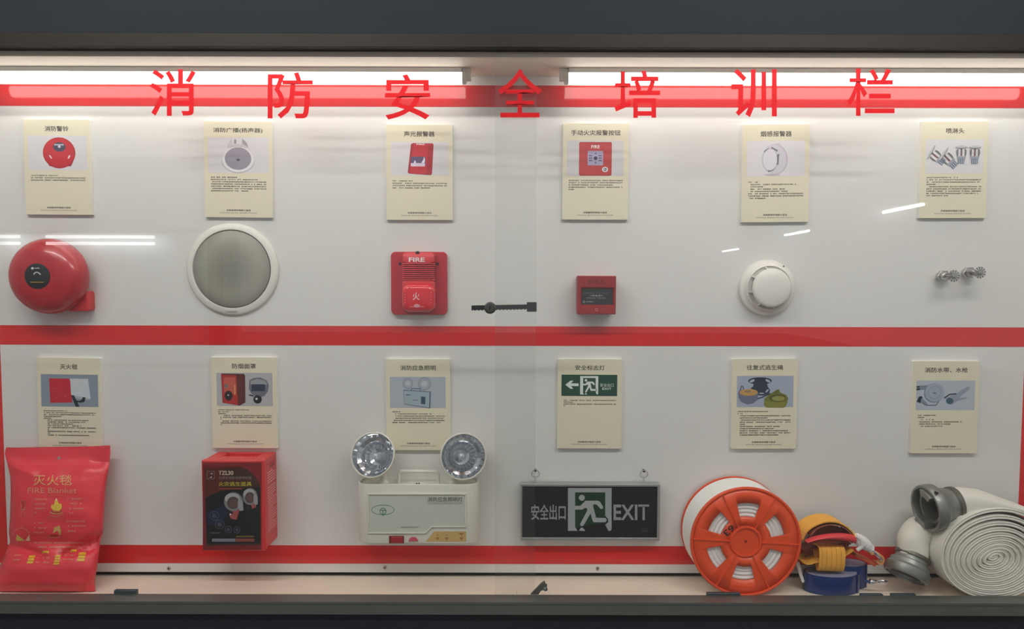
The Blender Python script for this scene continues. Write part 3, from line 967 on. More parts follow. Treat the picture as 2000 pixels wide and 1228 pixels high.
# ---------------------------------------------------------------- manual call point
def callpoint():
    Y = 0.050
    t = thing('call_point', 'small square red break glass call point', 'call point', P(1165, 613, 0))
    a, q = P(1127.8, 613.6, Y), P(1203.5, 538.4, Y)
    mr = mat('call_point_red', (152, 36, 38), 0.4)
    MB().box(a.x + 0.001, q.x - 0.001, -0.030, 0, a.z + 0.001, q.z - 0.001).build('back_box', mr, t, bevel=0.002)
    i0, i1 = P(1136, 595, Y), P(1197.5, 563.5, Y)
    m = MB()
    o4 = [(a.x, a.z), (q.x, a.z), (q.x, q.z), (a.x, q.z)]
    j4 = [(i0.x - .002, i0.z - .003), (i1.x + .002, i0.z - .003), (i1.x + .002, i1.z + .003), (i0.x - .002, i1.z + .003)]
    k4 = [(i0.x, i0.z), (i1.x, i0.z), (i1.x, i1.z), (i0.x, i1.z)]
    rings = [[(x, -0.0305, z) for x, z in o4], [(x, -Y + 0.0015, z) for x, z in o4],
             [(x + (0.0015 if x < (a.x + q.x) / 2 else -0.0015), -Y, z + (0.0015 if z < (a.z + q.z) / 2 else -0.0015)) for x, z in o4],
             [(x, -Y, z) for x, z in j4], [(x, -Y + 0.004, z) for x, z in k4], [(x, -Y + 0.010, z) for x, z in k4]]
    m.loft(rings)
    m.build('front_cover', mr, t, angle=20)
    g = MB().box(i0.x, i1.x, -Y + 0.005, -Y + 0.009, i0.z, i1.z).build('glass_plate', mat('call_point_black', (52, 50, 50), 0.25), t)
    p = Print(flat(Y - 0.0049))
    G = (150, 146, 144)
    p.text('BREAK GLASS', 1138.5, 570, 1188, 574, (96, 93, 92), 0.0)
    p.ell(1165, 577.3, 2, 2, G)
    p.poly([(1152, 576.8), (1159, 576.2), (1159, 575), (1162.5, 577.3), (1159, 579.4), (1159, 578), (1152, 577.6)], G)
    p.poly([(1178.5, 576.8), (1171, 576.2), (1171, 575), (1167.5, 577.3), (1171, 579.4), (1171, 578), (1178.5, 577.6)], G)
    p.text('PRESS HERE', 1146, 580.2, 1182.5, 583.6, (132, 128, 126), 0.0)
    p.rrect(1138.5, 586.8, 1142.5, 591.2, .8, (130, 126, 124))
    p.rect(1145, 588, 1158.5, 590, (128, 124, 122))
    p.build('lettering', g)
    p = Print(flat(Y))
    p.text('FIRE', 1150.5, 547, 1181.5, 554.5, (112, 26, 28), 0.02)
    p.build('embossed_lettering', t)
    MB().lathe(P(1165, 604.8, Y), NY, [(0.0030, -0.001), (0.0030, 0.0006), (0.0021, 0.0007), (0.0021, -0.0006)], 20, caps=False).build('key_hole', mat('call_point_key', (210, 150, 146), 0.3), t)
callpoint()

# ---------------------------------------------------------------- smoke detector
def smoke():
    c = P(1498, 562, 0.008)
    k = S(.012)
    t = thing('smoke_detector', 'white domed smoke detector with side vents', 'detector', (c.x, 0, c.z))
    C0 = (c.x, 0, c.z)
    mw = mat('detector_white', (232, 229, 220), 0.4)
    R = 54.5 * k
    MB().lathe(C0, NY, [(R * .985, 0), (R, 0.003), (R * .995, 0.009), (R * .97, 0.0125), (R * .90, 0.0145), (R * .86, 0.0160), (R * .83, 0.0190)], 72).build('base_ring', mw, t)
    R2 = 44.5 * k
    MB().lathe(C0, NY, [(R2, 0.0165), (R2, 0.0225), (R2 * .975, 0.0245), (R2 * .95, 0.0250), (R2 * .93, 0.0235), (R2 * .88, 0.0225), (R2 * .78, 0.0222)], 72).build('vent_ring', mw, t)
    MB().lathe(C0, NY, [(R2 * .76, 0.0200), (R2 * .76, 0.0390)], 48).build('sensor_chamber', mat('detector_mesh', (92, 88, 80), 0.7), t)
    R3 = 38.0 * S(.045)
    MB().lathe(C0, NY, [(R3 * .93, 0.0345), (R3 * .985, 0.0350), (R3, 0.0375), (R3 * .99, 0.0400), (R3 * .95, 0.0425), (R3 * .85, 0.0445), (R3 * .6, 0.0470), (R3 * .3, 0.0482), (0, 0.0485)], 72).build('cap', mw, t)
    for i in range(8):
        q = math.radians(12 + 45 * i)
        e = Vector((math.cos(q), 0, math.sin(q)))
        w = Vector((-math.sin(q), 0, math.cos(q))) * 0.0012
        a = Vector(C0) + e * R3 * .75
        d = Vector(C0) + e * R2 * .93
        d2 = Vector(C0) + e * R3 * .985
        A = [a - w + NY * .0220, d - w + NY * .0225, d2 - w + NY * .0370, a - w + NY * .0385]
        B = [a + w + NY * .0220, d + w + NY * .0225, d2 + w + NY * .0370, a + w + NY * .0385]
        MB().hexa(A, B).build('vent_rib', mw, t)
    for hx, hy in ((1530, 520), (1454, 578.5)):
        h = P(hx, hy, .0115)
        MB().lathe((h.x, -0.0118, h.z), NY, [(0.0019, -0.003), (0.0019, 0.0022)], 12).build('screw_hole', mat('hole_brown', (96, 84, 70), 0.7), t)
smoke()

# ---------------------------------------------------------------- sprinkler heads
def sprinkler(bx, by, rot, label):
    c = P(bx, by, 0.0)
    t = thing('sprinkler_head', label, 'sprinkler', (c.x, 0, c.z), 'sprinkler heads on the panel')
    C0 = Vector((c.x, 0, c.z))
    ms = mat('sprinkler_nickel', (190, 190, 186), 0.25, 1.0)
    MB().lathe(C0, NY, [(0.0095, -0.003), (0.0095, 0.010), (0.0088, 0.012)], 28).build('thread', ms, t)
    MB().lathe(C0, NY, [(0.0128, 0.009), (0.0135, 0.010), (0.0135, 0.017), (0.0128, 0.018)], 6).build('hex_nut', ms, t, smooth=False)
    MB().lathe(C0, NY, [(0.0095, 0.018), (0.0085, 0.023), (0.0060, 0.026)], 28).build('seat', ms, t)
    e = Vector((math.cos(rot), 0, math.sin(rot)))
    for s in (-1, 1):
        pts = [C0 + e * s * r + NY * y for r, y in ((0.0085, 0.019), (0.0108, 0.027), (0.0112, 0.034), (0.0092, 0.042), (0.0048, 0.048), (0.0, 0.0495))]
        MB().tube(pts, [0.0025, 0.0024, 0.0022, 0.0022, 0.0024, 0.0026], 8).build('frame_arm', ms, t)
    MB().lathe(C0, NY, [(0.0012, 0.025), (0.0022, 0.028), (0.0022, 0.043), (0.0012, 0.047)], 14).build('glass_bulb', mat('bulb_clear', (150, 140, 134), 0.1), t)
    MB().lathe(C0, NY, [(0.0040, 0.046), (0.0048, 0.050), (0.0048, 0.0545), (0.0030, 0.0550)], 16).build('boss', ms, t)
    m = MB()
    n = 12
    md = mat('sprinkler_deflector', (150, 150, 144), 0.32, 0.9)
    def ringp(r, q):
        return C0 + Vector((math.cos(q) * r, 0, math.sin(q) * r)) + NY * (0.0530 - max(0, r - 0.006) * 0.10)
    pts = [ringp(0.0062, 2 * math.pi * k / (2 * n)) for k in range(2 * n)]
    fs = [tuple(range(2 * n))]
    for k in range(n):
        q0, q1 = 2 * math.pi * (2 * k) / (2 * n), 2 * math.pi * (2 * k + 1) / (2 * n)
        o = len(pts)
        pts += [ringp(0.0125, q0 - 0.04), ringp(0.0125, q1 + 0.04)]
        fs.append((2 * k, (2 * k + 1) % (2 * n), o + 1, o))
    m.add(pts, fs)
    m.build('deflector', md, t, smooth=False, solid=0.0009)
sprinkler(1835.5, 539.5, 0.55, 'left of the two metal sprinkler heads')
sprinkler(1885, 533, -0.35, 'right of the two metal sprinkler heads')
#PART4

# ---------------------------------------------------------------- fire blanket pouch
def interp(tab, x):
    if x <= tab[0][0]:
        return tab[0][1:]
    for a, b_ in zip(tab[:-1], tab[1:]):
        if x <= b_[0]:
            f = (x - a[0]) / (b_[0] - a[0])
            f = f * f * (3 - 2 * f) if len(a) > 3 else f
            return tuple(p + (q - p) * f for p, q in zip(a[1:], b_[1:]))
    return tab[-1][1:]

def pouch():
    outline = [(872, 12, 215), (884, 9, 215.5), (905, 14, 214), (930, 20, 209.5), (960, 21, 206), (1010, 19.5, 203), (1040, 17, 201), (1058, 20, 195), (1075, 13, 194), (1100, 2, 191), (1130, -13, 186), (1148, -18, 185), (1158.5, -17, 188)]
    mid = [(872, .030), (905, .034), (960, .046), (1050, .062), (1100, .074), (1158.5, .0845)]
    puff = [(872, .0012), (896, .0020), (902, .0050), (915, .015), (940, .024), (1000, .030), (1040, .026), (1060, .0165), (1078, .025), (1110, .034), (1140, .030), (1152, .014), (1158.5, .003)]
    def edge(u):
        e = max(0.0, 1 - abs(2 * u - 1) ** 3.2)
        return e ** 0.55
    def dent(px, py, x0, y0, x1, y1, w, d):
        dx, dy = x1 - x0, y1 - y0
        L2 = dx * dx + dy * dy
        f = max(0, min(1, ((px - x0) * dx + (py - y0) * dy) / L2))
        r = math.hypot(px - x0 - f * dx, py - y0 - f * dy)
        return d * math.exp(-(r / w) ** 2)
    def front(px, py):
        xl, xr = interp(outline, py)
        u = (px - xl) / (xr - xl)
        Y = interp(mid, py)[0] + interp(puff, py)[0] * edge(min(1, max(0, u)))
        Y -= dent(px, py, 202, 1046, 130, 1082, 8, .016)
        Y -= dent(px, py, 205, 1062, 160, 1080, 5, .010)
        Y -= dent(px, py, 15, 1064, 80, 1084, 9, .014)
        Y -= dent(px, py, 190, 1135, 165, 1150, 6, .006)
        Y += dent(px, py, 25, 905, 60, 925, 10, .004)
        Y -= dent(px, py, 190, 905, 212, 890, 8, .004)
        Y += 0.0008 * math.sin(px * .11 + py * .05) + 0.0006 * math.sin(px * .043 - py * .13)
        return Y
    NU, NV = 44, 64
    rows = []
    for j in range(NV + 1):
        py = 872 + (1158.5 - 872) * j / NV
        xl, xr = interp(outline, py)
        yo = 0.0
        ring = []
        for i in range(NU + 1):
            u = i / NU
            px = xl + (xr - xl) * u
            wob = (5 * math.sin(u * 3.0 + .4) - 3 * u) * max(0, 1 - (py - 872) / 30)
            ring.append(P(px, py + wob * .6, front(px, py)))
        for i in range(NU - 1, 0, -1):
            u = i / NU
            px = xl + (xr - xl) * u
            wob = (5 * math.sin(u * 3.0 + .4) - 3 * u) * max(0, 1 - (py - 872) / 30)
            Yb = interp(mid, py)[0] - 0.55 * interp(puff, py)[0] * edge(u)
            ring.append(P(px, py + wob * .6, max(.012, Yb)))
        rows.append(ring)
    for r in rows:
        for v in r:
            v.z = max(v.z, 0.0008)
    base = P(90, 1158, .08)
    t = thing('fire_blanket_pouch', 'puffed red plastic fire blanket pouch with gold print', 'pouch', (base.x, base.y, 0))
    MB().loft(rows).build('pouch_body', mat('pouch_red_film', (230, 62, 74), 0.34, spec=0.5, bump=0.25, bscale=60), t, angle=80)
    h = P(115.5, 894, front(115.5, 894))
    MB().lathe(h + NY * 0.0006, NY, [(0.0036, 0), (0.0036, 0.0005)], 20).build('hanging_hole', mat('hole_grey', (176, 150, 146), 0.5), t)
    gold, pale, yel = (216, 172, 96), (222, 140, 116), (226, 190, 66)
    p = Print(lambda a, b_, l: P(a, b_, front(a, b_) + 0.0009 + 0.00003 * l))
    p.text('灭火毯', 65, 927, 140.5, 947.5, (224, 178, 112), -0.004)
    p.text('FIRE Blanket', 54.5, 952, 149.5, 963, (218, 150, 116), -0.004)
    p.build('gold_title', t)
    p = Print(lambda a, b_, l: P(a, b_, front(a, b_) + 0.0009 + 0.00003 * l))
    box4 = lambda x0, y0, x1, y1: p.line([(x0, y0), (x1, y0), (x1, y1), (x0, y1), (x0, y0)], .7, (206, 104, 84))
    newp = lambda: Print(lambda a, b_, l: P(a, b_, front(a, b_) + 0.0009 + 0.00003 * l))
    box4(29, 971, 63, 1009)
    p.rrect(40, 976, 50, 997, 4.5, (216, 112, 92))
    p.rrect(41.2, 977.2, 48.8, 995.8, 3.6, (196, 44, 52))
    p.rect(42.5, 984, 47.5, 991, (226, 176, 150))
    p.line([(42, 998), (41, 1008)], 1, pale)
    p.line([(48, 998), (49, 1008)], 1, pale)
    p.build('pictogram', t)
    p = newp()
    box4(91, 968, 126, 1010)
    p.ell(110.5, 1000, 13, 4.5, (212, 140, 92))
    p.ell(110.5, 998.5, 11, 3.3, (180, 56, 46))
    p.poly([(99, 990), (102, 984), (105, 987), (107, 978), (110, 972), (113, 979), (116, 984), (120, 983), (121, 992), (117, 997), (104, 997)], yel)
    p.poly([(108, 977), (110.5, 972), (112, 978)], (236, 226, 190))
    p.line([(95, 1006), (110, 1009), (124, 1004)], 1, pale)
    p.build('pictogram', t)
    p = newp()
    box4(29, 1015, 63, 1057)
    p.line([(25, 1047), (28, 1036), (36, 1031), (46, 1031), (54, 1036), (58, 1046)], 1.0, pale)
    p.line([(43, 1031), (44, 1024)], 1.0, pale)
    p.poly([(31, 1053), (33, 1043), (37, 1047), (42, 1050), (49, 1056), (34, 1056)], (212, 186, 84))
    p.poly([(49, 1056), (57, 1044), (59, 1056)], (232, 180, 150))
    p.build('pictogram', t)
    p = newp()
    box4(91, 1014, 125, 1055)
    p.poly([(103, 1042), (106, 1030), (113, 1027), (117, 1026), (120, 1040), (117, 1046), (112, 1036)], (206, 160, 96))
    p.ell(106, 1047, 12, 3.6, (208, 112, 84))
    p.ell(106, 1046, 10, 2.6, (184, 50, 46))
    p.build('pictogram', t)
    p = Print(lambda a, b_, l: P(a, b_, front(a, b_) + 0.0009 + 0.00003 * l))
    for k, (y, x0, x1) in enumerate(((975, 68, 92), (984, 68, 90), (993, 68, 88), (1001, 68, 72), (974, 131, 163), (983, 135, 161), (993, 135, 162), (1002, 135, 145),
                                     (1021, 66, 88), (1031, 66, 89), (1040, 66, 85), (1018, 129, 167), (1027, 132, 168), (1037, 132, 150))):
        p.dashes(x0, x1, y, 3.4, pale, 4.2, k)
    for k, (y, x0, x1) in enumerate(((1059.5, 66, 168), (1068, 74, 158), (1076, 112, 140), (1084, 25, 42), (1093, 25, 44), (1089, 72, 97), (1098, 70, 96), (1084, 125, 145), (1092, 123, 143))):
        p.dashes(x0, x1, y, 2.8, (228, 168, 132), 3.6, 40 + k)
    p.build('small_print', t)['kind'] = 'stuff'
    p = Print(lambda a, b_, l: P(a, b_, front(a, b_) + 0.0009 + 0.00003 * l))
    for x, y, w, hh, sk, n in ((82, 1075, 13, 6, 1, 1), (138, 1072, 11, 6, 1, 1), (52, 1083.5, 12, 17, 5.5, 3), (104, 1083, 11, 20, 4, 4), (150.5, 1078, 14, 18, 4, 3)):
        for k in range(n):
            y0, y1 = y + hh * k / n + .5, y + hh * (k + 1) / n - .5
            s0, s1 = sk * (1 - k / n), sk * (1 - (k + 1) / n)
            p.poly([(x + s0, y0), (x + s0 + w, y0), (x + s1 + w, y1), (x + s1, y1)], (232, 186, 58))
    p.build('gold_blocks', t)
pouch()

# ---------------------------------------------------------------- smoke mask box
def maskbox():
    Y = 0.085
    t = thing('smoke_mask_box', 'red escape mask box with a dark printed front', 'box', P(455, 1070, 0.0))
    tl, tr, br = P(392.5, 899, Y), P(514.5, 897, Y), P(517, 1076, Y)
    x0, x1, z1, z0 = tl.x + .0015, tr.x - 0.0002, (tl.z + tr.z) / 2, br.z
    mr = mat('mask_box_red', (214, 56, 56), 0.38)
    # body with a hand recess at the top back
    cx0, cx1 = P(442, 884, .02).x, P(509, 884, .02).x
    m = MB()
    m.box(x0 + .001, x1 + .001, -Y + 0.012, 0.0, z0 + .002, z1 - .016)
    m.box(x0 + .001, cx0, -Y + 0.012, 0.0, z1 - .0162, z1 - .001)
    m.box(cx1, x1 + .001, -Y + 0.012, 0.0, z1 - .0162, z1 - .001)
    m.box(cx0 - .0001, cx1 + .0001, -Y + 0.012, -0.044, z1 - .0162, z1 - .001)
    m.box(cx0 - .0001, cx1 + .0001, -0.007, 0.0, z1 - .0162, z1 - .001)
    m.build('body', mr, t, bevel=0.0022)
    MB().prism(*slab(x0 - .001, x1 + .002, z0, z1, 0.004, -Y + 0.0125, -Y)).build('lid', mr, t, bevel=0.0025)
    p = Print(flat(Y))
    p.rrect(396, 903, 511, 1074, 2.5, (126, 30, 34))
    p.poly([(399.5, 913.5), (507, 911), (509, 1064), (403, 1066)], (70, 40, 30))
    p.poly([(400, 976), (400, 913.5), (426, 912.8), (445, 918), (430, 955)], (92, 38, 32))
    p.poly([(470, 912), (507, 911), (508, 946), (497, 928), (484, 917)], (130, 32, 40))
    p.poly([(401.5, 972), (412, 966), (426, 961.5), (440, 958), (458, 954), (508, 950), (509, 1060), (404, 1062)], (26, 24, 30))
    p.poly([(404, 1000), (440, 985), (446, 1002), (430, 1025), (404, 1025)], (30, 36, 62))
    p.build('front_print', t)
    f2 = flat(Y + 0.0006)
    p = Print(f2)
    p.text('TZL30', 427, 919.5, 455.5, 927, (200, 186, 168), 0.03)
    p.build('model_lettering', t)
    p = Print(f2)
    p.text('过滤式消防自救呼吸器', 427, 930, 491, 935.5, (150, 132, 130), 0.0)
    p.dashes(427, 491, 937.3, 1.8, (130, 66, 60), 2.6, 5)
    p.build('subtitle_lettering', t)
    p = Print(f2)
    p.text('火灾逃生面具', 427, 940.5, 491.5, 949, (196, 184, 60), 0.008)
    p.rect(427.5, 953.5, 472.5, 955.2, (170, 70, 52))
    p.build('title_lettering', t)
    p = Print(f2)
    p.line([(404.5, 920), (418.5, 920), (418.5, 935), (404.5, 935), (404.5, 920)], .8, (150, 130, 120))
    p.poly([(410, 925), (416, 923.5), (414, 926)], (226, 220, 214))
    p.poly([(409, 932), (414, 930), (413, 933)], (226, 220, 214))
    p.build('warning_icon', t)
    p = Print(f2)
    def hood(cx, cy, rx, ry, s):
        p.ell(cx, cy, rx, ry, (132, 130, 130))
        p.ell(cx - rx * .12, cy - ry * .35, rx * .8, ry * .55, (178, 176, 176))
        p.ell(cx - rx * .02, cy + ry * .12, rx * .66, ry * .66, (84, 72, 70))
        p.ell(cx, cy + ry * .2, rx * .45, ry * .45, (104, 78, 72))
        p.poly([(cx + rx * .5, cy - ry * .5), (cx + rx, cy), (cx + rx * 1.05, cy + ry * .9), (cx + rx * .7, cy + ry * 1.0), (cx + rx * .45, cy + ry * .6)], (160, 158, 160))
    p.poly([(447, 1003), (460, 990), (468, 994), (462, 1015), (450, 1012)], (168, 84, 80))
    hood(456, 979.5, 18.5, 18.5, 0)
    p.ell(449, 1001, 6, 4, (40, 38, 42))
    p.ell(450, 1004.2, 1.7, 1.5, (240, 238, 240))
    p.build('hood_picture', t)
    p = Print(f2)
    p.poly([(490, 985), (500, 980), (500, 991), (492, 993)], (160, 80, 78))
    hood(488.5, 969.5, 14.5, 16.5, 0)
    p.ell(484, 991, 4, 2.6, (50, 48, 52))
    p.build('hood_picture', t)
    p = Print(f2)
    for cx, cy, r in ((418.5, 1007, 9), (429, 1024, 9), (446, 1034, 7), (463, 1034.5, 6.5)):
        p.ring(cx, cy, r, r, .9, (96, 98, 120))
        p.ell(cx, cy, r * .55, r * .5, (74, 76, 92))
    p.build('round_badges', t)['kind'] = 'stuff'
    p = Print(f2)
    p.rect(410, 1039, 430, 1042, (74, 76, 84))
    p.rect(414, 1051.5, 459.5, 1057.5, (128, 130, 140))
    p.rect(460, 1051.5, 497, 1057.5, (140, 70, 64))
    p.rect(461, 1046, 496, 1049, (120, 96, 50))
    p.build('caption_bars', t)
    # printed lines on the right side
    xs = x1 + .0011
    p = Print(lambda a, b_, l: Vector((xs + 0.0002 + .00003 * l, -Y + 0.016 + a * (Y - .02), z1 - .016 - b_ * (z1 - z0 - .03))))
    p.ell(.55, .035, .3, .03, (160, 40, 44))
    for k in range(24):
        b_ = .10 + k * .033
        if k in (5,):
            continue
        p.rect(.06, b_, .92 - .3 * ((k * 7) % 5 == 0), b_ + .010, (240, 190, 184))
    p.build('side_print', t)
maskbox()

# ---------------------------------------------------------------- twin head emergency light
def emergency():
    t = thing('emergency_light', 'white twin head emergency light box with carrying handle', 'emergency light', P(817, 1062, 0))
    Yf = 0.066
    x0, x1 = P(700, 1000, .045).x, P(935, 1000, .045).x
    z1, z0 = P(817, 945.5, Yf).z, P(817, 1062.5, Yf).z
    mw = mat('lamp_box_white', (224, 222, 208), 0.38)
    def plan(ins, z, r=0.026):
        pp = rrect(x0 + ins, x1 - ins, -Yf + ins, 0.0 - ins * .2, max(.002, r - ins), 8)
        return [(x, y, z) for x, y in pp]
    MB().loft([plan(.004, z0), plan(.001, z0 + .002), plan(0, z0 + .006), plan(0, z1 - .003), plan(.0008, z1 - .0008), plan(.002, z1), plan(.0042, z1 - .0006), plan(.005, z1 - .006)]).build('body', mw, t)
    # raised frame round the front plate
    fr = [(717.5, 963), (911, 963), (911, 1030), (844, 1030), (831, 1042.5), (717.5, 1042.5)]
    inn = [(721, 967), (907.5, 967), (907.5, 1027.5), (842.5, 1027.5), (830, 1039.5), (721, 1039.5)]
    n = 6
    m = MB()
    rings = [[P(x, y, Yf - .0005) for x, y in fr], [P(x, y, Yf + .0032) for x, y in [(a + (c - a) * .3, b_ + (d - b_) * .3) for (a, b_), (c, d) in zip(fr, inn)]],
             [P(x, y, Yf + .0032) for x, y in [(a + (c - a) * .7, b_ + (d - b_) * .7) for (a, b_), (c, d) in zip(fr, inn)]], [P(x, y, Yf + .0004) for x, y in inn]]
    m.loft(rings, caps=False)
    m.build('front_frame', mw, t, angle=20)
    m = MB()
    m.prism([P(x, y, Yf - .001) for x, y in inn], [P(x, y, Yf + .0006) for x, y in inn])
    plate = m.build('front_plate', mat('lamp_plate_grey', (202, 206, 192), 0.35), t)
    p = Print(flat(Yf + .0006))
    gr = (34, 120, 92)
    p.ring(747.8, 995.5, 22.5, 10, 1.0, gr)
    p.ring(748, 998, 6.6, 6.6, 1.2, gr)
    p.line([(743, 996.2), (753, 996.2)], 1.3, gr)
    p.line([(748, 996), (748, 1007.5)], 1.3, gr)
    p.build('logo', plate)
    p = Print(flat(Yf + .0006))
    p.text('消防应急照明灯', 835, 970.5, 903.5, 979.5, (56, 58, 54), 0.008)
    p.text('AUTOMATIC EMERGENCY LIGHT', 835, 981, 903.5, 984.4, (120, 122, 114), 0.0)
    p.build('lettering', plate)
    p = Print(flat(Yf + .0006))
    p.dashes(783.5, 816, 1029.5, 2.4, (116, 118, 110), 2.6, 3)
    p.build('small_print', plate)['kind'] = 'stuff'
    for k in range(5):
        xx = 881 + k * 6
        m = MB()
        q4 = [(xx, 959.5), (xx + 1.6, 959.5), (xx + 5.2, 952.5), (xx + 3.6, 952.5)]
        m.prism([P(a, b_, Yf - .0005) for a, b_ in q4], [P(a, b_, Yf + .0009) for a, b_ in q4])
        m.build('slash_mark', mw, t, smooth=False)
    a, c = P(760, 1060.5, Yf), P(789, 1046, Yf)
    sw = MB().box(a.x, c.x, -Yf - .002, -Yf + .002, a.z, c.z).build('switch_surround', mat('switch_dark_red', (120, 30, 28), 0.4), t, bevel=.0008)
    a, c = P(765, 1059, Yf), P(787, 1047.5, Yf)
    MB().box(a.x, c.x, -Yf - .0042, -Yf - .001, a.z, c.z).build('rocker_switch', mat('switch_red', (170, 44, 44), 0.3), sw, bevel=.001)
    q = [(798 + 9.3 + 9.3 * math.cos(math.pi * i / 12), 1057 - 9.0 * math.sin(math.pi * i / 12)) for i in range(13)]
    MB().prism([P(a, b_, Yf - .001) for a, b_ in q], [P(a, b_, Yf + .0022) for a, b_ in q]).build('test_button', mat('button_pink', (206, 84, 104), 0.35), t, bevel=.0008)
    p = Print(flat(Yf))
    p.poly([(831.5, 1057.5), (848, 1037.5), (910.5, 1037.5), (910.5, 1057.5)], (204, 172, 110))
    for xx in (854.5, 872.5, 901.5):
        p.rect(xx - 3.5, 1049.5, xx + 3.5, 1051.5, (160, 104, 34))
        p.poly([(xx - 2, 1052), (xx + 2, 1052), (xx, 1055.5)], (160, 104, 34))
        p.ell(xx, 1044.5, .9, 1.6, (150, 96, 40))
    p.rect(897, 1041, 905, 1043, (150, 96, 40))
    p.build('gold_label', t)
    # recessed top and handle
    zt_ = z1 - .005
    pts = []
    hx0, hx1 = P(779, 930, .033).x, P(856, 930, .033).x
    hz = P(817, 920.3, .033).z
    for k in range(7):
        q = math.pi / 2 * k / 6
        pts.append((hx0 + .008 - .008 * math.cos(q), -.033, hz - .008 + .008 * math.sin(q)))
    for k in range(7):
        q = math.pi / 2 * k / 6
        pts.append((hx1 - .008 + .008 * math.sin(q), -.033, hz - .008 + .008 * math.cos(q)))
    MB().tube([(hx0, -.033, zt_ - .002)] + pts + [(hx1, -.033, zt_ - .002)], 3.3 * S(.033), 12).build('handle', mw, t)
    for k in (-1, 1):
        cx = P(817, 938, .03).x + k * .0025
        MB().box(cx - .0017, cx + .0017, -.04, -.037, zt_ - .001, zt_ + .0006).build('top_slot', M_DARKIN, t)
    # lamp heads
    def head(cx, cy, r, nx, ny, nz, jx, jy):
        Yh = .055
        c = P(cx, cy, Yh)
        n = Vector((nx, ny, nz)).normalized()
        R = r * S(Yh)
        j = P(jx, jy, .036)
        j.z = zt_ - .002
        lh = MB().lathe(c, n, [(R * .30, -.040), (R * .55, -.037), (R * .80, -.024), (R * .93, -.008), (R, 0.0), (R * 1.0, .004), (R * .985, .0058), (R * .945, .0062), (R * .925, .003), (R * .92, -.004)], 56, caps=False).build('lamp_head', mw, t)
        lh2 = lh
        mrf = mat('reflector_silver', (214, 216, 220), 0.12, 1.0, bump=0.3, bscale=90)
        # stepped, faceted reflector bowl
        ax, a, b_ = basis(n)
        rings = []
        N = 40
        for rr, tt in ((.92, .002), (.80, -.007), (.62, -.014), (.60, -.011), (.52, -.019), (.36, -.026), (.16, -.029), (.001, -.0295)):
            ring = []
            for i in range(N):
                q = 2 * math.pi * i / N
                f = 1 + (.012 if i % 2 else -.012) * (1 if rr > .3 else 0)
                ring.append(c + ax * tt + (a * math.cos(q) + b_ * math.sin(q)) * R * rr * f)
            rings.append(ring)
        MB().loft(rings, caps=False).build('reflector', mrf, lh2, angle=12)
        MB().lathe(c, n, [(R * .15, -.030), (R * .15, -.020), (R * .10, -.012), (0, -.009)], 20).build('bulb', mat('bulb_glass', (205, 208, 212), 0.08, 0.3), lh2)
        MB().lathe(c, n, [(R * .925, .0040), (R * .7, .0056), (R * .3, .0066), (0, .0068)], 48, caps=False).build('lens', mat_glass('lamp_lens', (0.96, 0.97, 0.98)), lh2)
        back = c - n * .034
        MB().lathe(j, (0, 0, 1), [(.0125, 0), (.0125, .003), (.0105, .006), (.0070, .009), (.0070, .012)], 28).tube([j + Vector((0, 0, .008)), j + Vector((0, 0, .014)), back * .55 + j * .45 + Vector((0, 0, .002)), back], .0062, 14).build('swivel_neck', mw, t)
    head(729, 888.5, 45.7, -.18, -.93, .36, 749, 936)
    head(904.5, 891, 46.5, .22, -.93, .18, 885.5, 934)
emergency()

